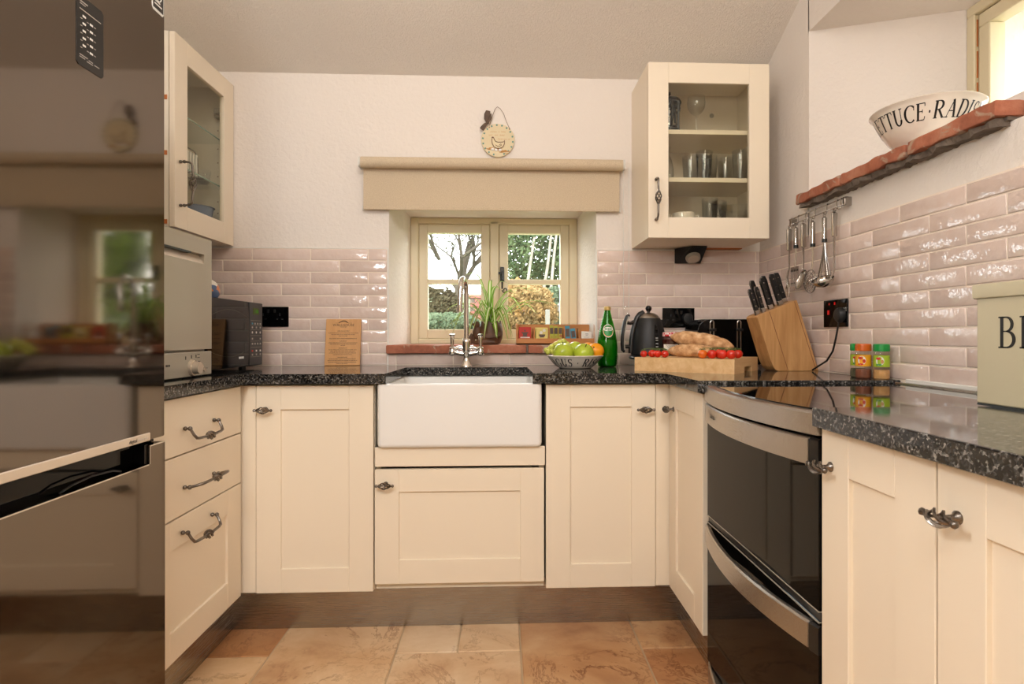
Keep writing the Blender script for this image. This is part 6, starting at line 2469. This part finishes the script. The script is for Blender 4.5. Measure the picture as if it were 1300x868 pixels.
def blade(parent, base, az, reach, rise, droop, width, curl=0.0):
    """arching striped leaf: goes out along az, up by rise then droops"""
    n = 14
    me_v, me_f, uvs = [], [], []
    for i in range(n + 1):
        s_ = i / n
        out = reach * s_ ** (1.0 if rise < 0.2 else 1.5)
        z = rise * math.sin(math.pi * 0.5 * min(1, s_ * 1.25)) - droop * max(0, s_ - 0.35) ** 1.7
        a = az + curl * s_
        w = width * (0.55 + 0.9 * s_ - 1.45 * s_ ** 3) * 0.5 if s_ < 1 else 0.0004
        w = max(w, 0.0004)
        cx, cy = out * math.cos(a), out * math.sin(a)
        tx, ty = -math.sin(a), math.cos(a)
        for k in (-1, 0, 1):
            me_v.append((base[0] + cx + tx * w * k, base[1] + cy + ty * w * k, base[2] + z + (0.25 * w if k else 0)))
        if i:
            for k in (0, 1):
                q = (3 * (i - 1) + k, 3 * (i - 1) + k + 1, 3 * i + k + 1, 3 * i + k)
                me_f.append(q)
                uvs.append((k * 0.5, k * 0.5 + 0.5, k * 0.5 + 0.5, k * 0.5))
    me = bpy.data.meshes.new('leaf')
    me.from_pydata(me_v, [], me_f)
    uv = me.uv_layers.new(name='UVMap')
    for p, q in zip(me.polygons, uvs):
        p.use_smooth = True
        for li, u in zip(p.loop_indices, q):
            uv.data[li].uv = (u, 0.5)
    obj('leaf', me, M['leaf'], parent)


rp = random.Random(11)
LV = []
for az, reach, rise, droop, w in ((178, 0.27, 0.15, 0.33, 19), (168, 0.16, 0.19, 0.33, 20), (150, 0.13, 0.27, 0.04, 18), (184, 0.12, 0.17, 0.36, 20), (205, 0.19, 0.15, 0.40, 20), (172, 0.20, 0.10, 0.30, 17),
                                  (95, 0.06, 0.19, 0.04, 16), (60, 0.09, 0.21, 0.06, 18), (24, 0.26, 0.21, 0.10, 18), (34, 0.20, 0.18, 0.20, 19), (22, 0.32, 0.15, 0.08, 16), (26, 0.36, 0.14, 0.05, 14), (30, 0.27, 0.15, 0.16, 16),
                                  (-40, 0.13, 0.13, 0.38, 19), (-55, 0.13, 0.11, 0.36, 19), (-72, 0.10, 0.12, 0.34, 18), (-100, 0.11, 0.13, 0.38, 19), (-140, 0.13, 0.11, 0.36, 19), (232, 0.12, 0.15, 0.34, 18),
                                  (30, 0.13, 0.19, 0.06, 18), (-12, 0.10, 0.23, 0.06, 17), (165, 0.09, 0.21, 0.10, 18), (115, 0.09, 0.15, 0.10, 16), (80, 0.05, 0.23, 0.02, 16), (-68, 0.15, 0.04, 0.16, 19), (-75, 0.12, 0.02, 0.14, 18),
                                  (-30, 0.12, 0.13, 0.40, 19), (190, 0.24, 0.09, 0.26, 17), (155, 0.18, 0.13, 0.22, 16), (40, 0.16, 0.13, 0.14, 16)):
    LV.append((R(az), reach, rise, droop, w * 0.0014))
for i, (az, reach, rise, droop, w) in enumerate(LV):
    blade(t, (rp.uniform(-0.012, 0.012), rp.uniform(-0.012, 0.012), 0.076), az, reach, rise, droop, w, rp.uniform(-0.2, 0.2))

# ================================================================ GARDEN OUTSIDE
def ground_z(x, y):
    s_ = max(0.0, min(1.0, (y - 3.4) / 8.0))
    z = 0.30 + 0.92 * s_ * s_ * (3 - 2 * s_) * 1.0
    if y > 11.4:
        z += 0.10 * (y - 11.4)
    return z + 0.03 * noise.noise(Vector((x * 0.4, y * 0.4, 0)))


b = MB()
gx, gy = 26, 26
rows = []
for j in range(gy + 1):
    y = 3.3 + 30 * (j / gy) ** 1.5
    rows.append([(-16 + 34 * i / gx, y, ground_z(-16 + 34 * i / gx, y)) for i in range(gx + 1)])
vs = [[b.bm.verts.new(p) for p in r] for r in rows]
for r0, r1 in zip(vs, vs[1:]):
    for i in range(gx):
        b.bm.faces.new((r0[i], r0[i + 1], r1[i + 1], r1[i]))
struct('ground', b, M['grass'], smooth=True)
b = MB()
b.box(1.95, 14, -8, 3.3, -0.2, 0.25)
struct('ground', b, M['grass'])


def branches(mb, p, d, L, r, depth, rg, spread=0.5, tips=None, up=0.12, n=5):
    pts = [Vector(p)]
    d = Vector(d).normalized()
    for i in range(3):
        d = (d + Vector((rg.uniform(-1, 1), rg.uniform(-1, 1), rg.uniform(-0.4, 1))) * 0.16 + Vector((0, 0, up * 0.3))).normalized()
        pts.append(pts[-1] + d * (L / 3))
    mb.tube(pts, [r, r * 0.85, r * 0.72, r * 0.6], n if depth > 1 else 4, cap=False)
    if tips is not None and depth <= 2:
        tips.extend(pts[1:])
    if depth == 0:
        return
    for k in range(3 if depth > 1 else 4):
        dd = (d + Vector((rg.uniform(-1, 1), rg.uniform(-1, 1), rg.uniform(-0.5, 0.8))) * spread * 1.3).normalized()
        branches(mb, pts[rg.choice((1, 2, 3, 3))], dd, L * rg.uniform(0.55, 0.8), r * 0.55, depth - 1, rg, spread, tips, up, n)


def leaves(mb, centers, n, rad, size, rg, squash=1.0):
    for i in range(n):
        c = Vector(rg.choice(centers))
        v = Vector((rg.gauss(0, 1), rg.gauss(0, 1), rg.gauss(0, 1) * squash)) * rad
        p = c + v
        a = Vector((rg.uniform(-1, 1), rg.uniform(-1, 1), rg.uniform(-1, 1))).normalized()
        u = a.orthogonal().normalized() * size * rg.uniform(0.6, 1.3)
        w = a.cross(u).normalized() * size * 0.55
        mb.bm.faces.new([mb.bm.verts.new(q) for q in (p - u, p - w, p + u, p + w)])


def tree(name, lab, loc, h, r, depth, seed, leafm, nleaf, lrad, lsize, barkm='bark', lean=(0, 0, 1), spread=0.55, first=0.35, group=None, trunks=1, cat='tree'):
    rg = random.Random(seed)
    t = thing(name, lab, cat, loc, 0, group)
    tips = []
    for k in range(trunks):
        b = MB()
        d = Vector(lean) + Vector((rg.uniform(-0.2, 0.2), rg.uniform(-0.1, 0.1), 0)) * (trunks > 1)
        branches(b, (0.25 * (k - (trunks - 1) / 2), 0, -0.05), d, h * first, r, depth, rg, spread, tips)
        obj('trunk', b, M[barkm], t, smooth=True)
    if nleaf:
        b = MB()
        leaves(b, tips, nleaf, lrad, lsize, rg)
        o = obj('foliage', b, M[leafm], t)
        o['kind'] = 'stuff'
    return t


def shrub(name, lab, loc, rx, ry, rz_, leafm, n, size, seed, group=None):
    rg = random.Random(seed)
    t = thing(name, lab, 'shrub', loc, 0, group)
    b = MB()
    for k in range(7):
        a = k * 0.9
        b.tube([(0, 0, -0.05), (rx * 0.3 * math.cos(a), ry * 0.3 * math.sin(a), rz_ * 0.7), (rx * 0.7 * math.cos(a), ry * 0.7 * math.sin(a), rz_ * 1.3)], [0.03, 0.02, 0.006], 5)
    obj('stems', b, M['bark'], t)
    b = MB()
    for i in range(n):
        v = Vector((rg.gauss(0, 1), rg.gauss(0, 1), rg.gauss(0, 1))).normalized() * rg.uniform(0.55, 1.0) ** 0.5
        v *= 1 + 0.25 * noise.noise(v * 2.5 + Vector((seed, 0, 0)))
        p = Vector((v.x * rx, v.y * ry, rz_ + v.z * rz_))
        if p.z < 0:
            continue
        a = Vector((rg.uniform(-1, 1), rg.uniform(-1, 1), rg.uniform(-1, 1))).normalized()
        u = a.orthogonal().normalized() * size * rg.uniform(0.6, 1.3)
        w = a.cross(u).normalized() * size * 0.6
        b.bm.faces.new([b.bm.verts.new(q) for q in (p - u, p - w, p + u, p + w)])
    o = obj('foliage', b, M[leafm], t)
    o['kind'] = 'stuff'
    return t


gz = ground_z
tree('bare_tree', 'bare branching tree seen through the left window panes', (-1.22, 15.6, gz(-1.22, 15.6)), 6.6, 0.15, 6, 5, 'leaf_pale', 9000, 0.20, 0.03, 'bark', spread=0.75, first=0.30)
rg = random.Random(9)
t = thing('evergreen_tree', 'ivy covered tree with pale slanting trunks seen through right window', 'tree', (0.74, 12.4, gz(0.74, 12.4)))
for dx, lean in ((-0.30, 0.10), (-0.05, 0.16), (0.12, 0.14), (0.42, 0.10)):
    b = MB()
    b.tube([(dx + lean * z + 0.03 * math.sin(z * 2 + dx * 9), -0.55, z - 0.1) for z in (0, 0.6, 1.2, 1.8, 2.4, 3.0)], [0.035, 0.032, 0.03, 0.027, 0.022, 0.015], 7)
    obj('trunk', b, M['pale_bark'], t, smooth=True)
b = MB()
for i in range(13000):
    v = Vector((rg.gauss(0, 1), rg.gauss(0, 1), rg.gauss(0, 1))).normalized() * rg.uniform(0.2, 1.0) ** 0.4
    v *= 1 + 0.3 * noise.noise(v * 3.0)
    pz = 1.75 + v.z * 1.65
    a_ = Vector((rg.uniform(-1, 1), rg.uniform(-1, 1), rg.uniform(-1, 1))).normalized()
    u = a_.orthogonal().normalized() * 0.045 * rg.uniform(0.6, 1.3)
    w = a_.cross(u).normalized() * 0.03
    pp = Vector((v.x * 0.85, v.y * 0.6, pz))
    b.bm.faces.new([b.bm.verts.new(q) for q in (pp - u, pp - w, pp + u, pp + w)])
obj('foliage', b, M['leaf_dark'], t)['kind'] = 'stuff'
tree('leafy_tree', 'taller green tree behind the ivy covered trunks', (4.2, 24.0, gz(4.2, 24)), 6.0, 0.14, 4, 21, 'leaf_dark', 9000, 0.45, 0.07, spread=0.7, first=0.34)
tree('leafy_tree', 'pale leafed tree far behind the bare tree', (-5.6, 27.0, gz(-5.6, 27)), 5.5, 0.14, 4, 33, 'leaf_pale', 5000, 0.5, 0.07, spread=0.7, first=0.3)
shrub('shrub', 'blue green shrub at the lawn edge in left pane', (-0.86, 9.0, gz(-0.86, 9)), 0.55, 0.4, 0.17, 'leaf_blue', 4200, 0.035, 3)
shrub('shrub', 'brownish bush behind the blue green shrub', (-1.55, 10.3, gz(-1.55, 10.3)), 0.8, 0.45, 0.40, 'leaf_mauve', 5000, 0.04, 4)
shrub('shrub', 'golden orange bush in the lower right window pane', (0.34, 9.0, gz(0.34, 9)), 0.48, 0.4, 0.42, 'leaf_gold', 5200, 0.035, 6)
shrub('shrub', 'dark green shrub right of the golden bush', (0.95, 10.9, gz(0.95, 10.9)), 0.45, 0.4, 0.36, 'leaf_blue', 4200, 0.04, 7)
shrub('shrub', 'pale yellow bush at right edge of the window', (1.32, 9.6, gz(1.32, 9.6)), 0.36, 0.35, 0.42, 'leaf_pale', 4200, 0.035, 8)
# brick outhouse with its courses built
b = MB()
shx, shy = -0.28, 10.5
t = thing('brick_wall', 'low red brick garden wall beyond the lawn, behind the tap', 'wall', (shx, shy, gz(shx, shy) - 0.1))
b.box(-0.30, 0.62, 0.0, 0.22, 0.0, 0.62)
obj('core', b, M['mortar'], t)
bm_ = MB()
bm_.box(-0.105, 0.105, -0.012, 0.0, 0.0, 0.062)
bme = bm_.mesh('brick')
bme.materials.append(M['shed'])
for r_ in range(8):
    for k in range(4):
        obj('brick', bme, None, t, loc=(-0.19 + k * 0.222 + (0.08 if r_ % 2 else 0.0), 0, 0.03 + r_ * 0.073))
b = MB()
b.box(-0.33, 0.65, -0.03, 0.25, 0.62, 0.67)
obj('coping', b, M['shed'], t)
b = MB()
px_, py_ = 0.63, 8.2
b.box(-0.03, 0.03, -0.03, 0.03, -0.1, 0.50, bev=0.005)
tag(obj('fence_post', b, M['post_paint'], loc=(px_, py_, gz(px_, py_))), 'pale wooden post on the lawn, seen through the right window', 'post')
t = thing('planter', 'long pinkish brick planter at the lower right of the window view', 'planter', (0.86, 8.4, gz(0.86, 8.4)))
b = MB()
b.box(-0.24, 0.24, -0.12, 0.12, -0.1, 0.12, bev=0.01)
obj('trough', b, M['shed'], t)
b = MB()
b.box(-0.26, 0.26, -0.14, 0.14, 0.12, 0.15, bev=0.006)
obj('rim', b, M['shed'], t)
t = thing('bird_feeder', 'small garden bird feeder on a thin pole', 'feeder', (0.86, 8.8, gz(0.86, 8.8)))
b = MB()
b.cyl((0, 0, -0.1), (0, 0, 0.42), 0.008, n=8)
obj('pole', b, M['bark'], t)
b = MB()
b.lathe([(0.03, 0.40), (0.035, 0.42), (0.03, 0.48), (0.045, 0.49), (0.005, 0.54)], 12)
obj('lantern', b, M['post_paint'], t, smooth=True)
for i, (x, y) in enumerate(((4.4, 13.0), (7.4, 13.5), (10.4, 14.0))):
    shrub('garden_hedge', ['tall clipped green hedge plant to the right of the garden, nearest the lawn', 'tall clipped green hedge plant, second along from the lawn', 'tall clipped green hedge plant, furthest to the right'][i], (x, y, gz(x, y)), 1.15, 0.8, 1.9, 'leaf_lime', 7000, 0.11, 40 + i)
# tree outside the side window
tree('bare_tree', 'bare tree faintly seen through the high side window', (9.0, 6.5, 0.25), 5.5, 0.10, 5, 14, 'leaf_pale', 900, 0.1, 0.03, 'bark', spread=0.7, first=0.36)
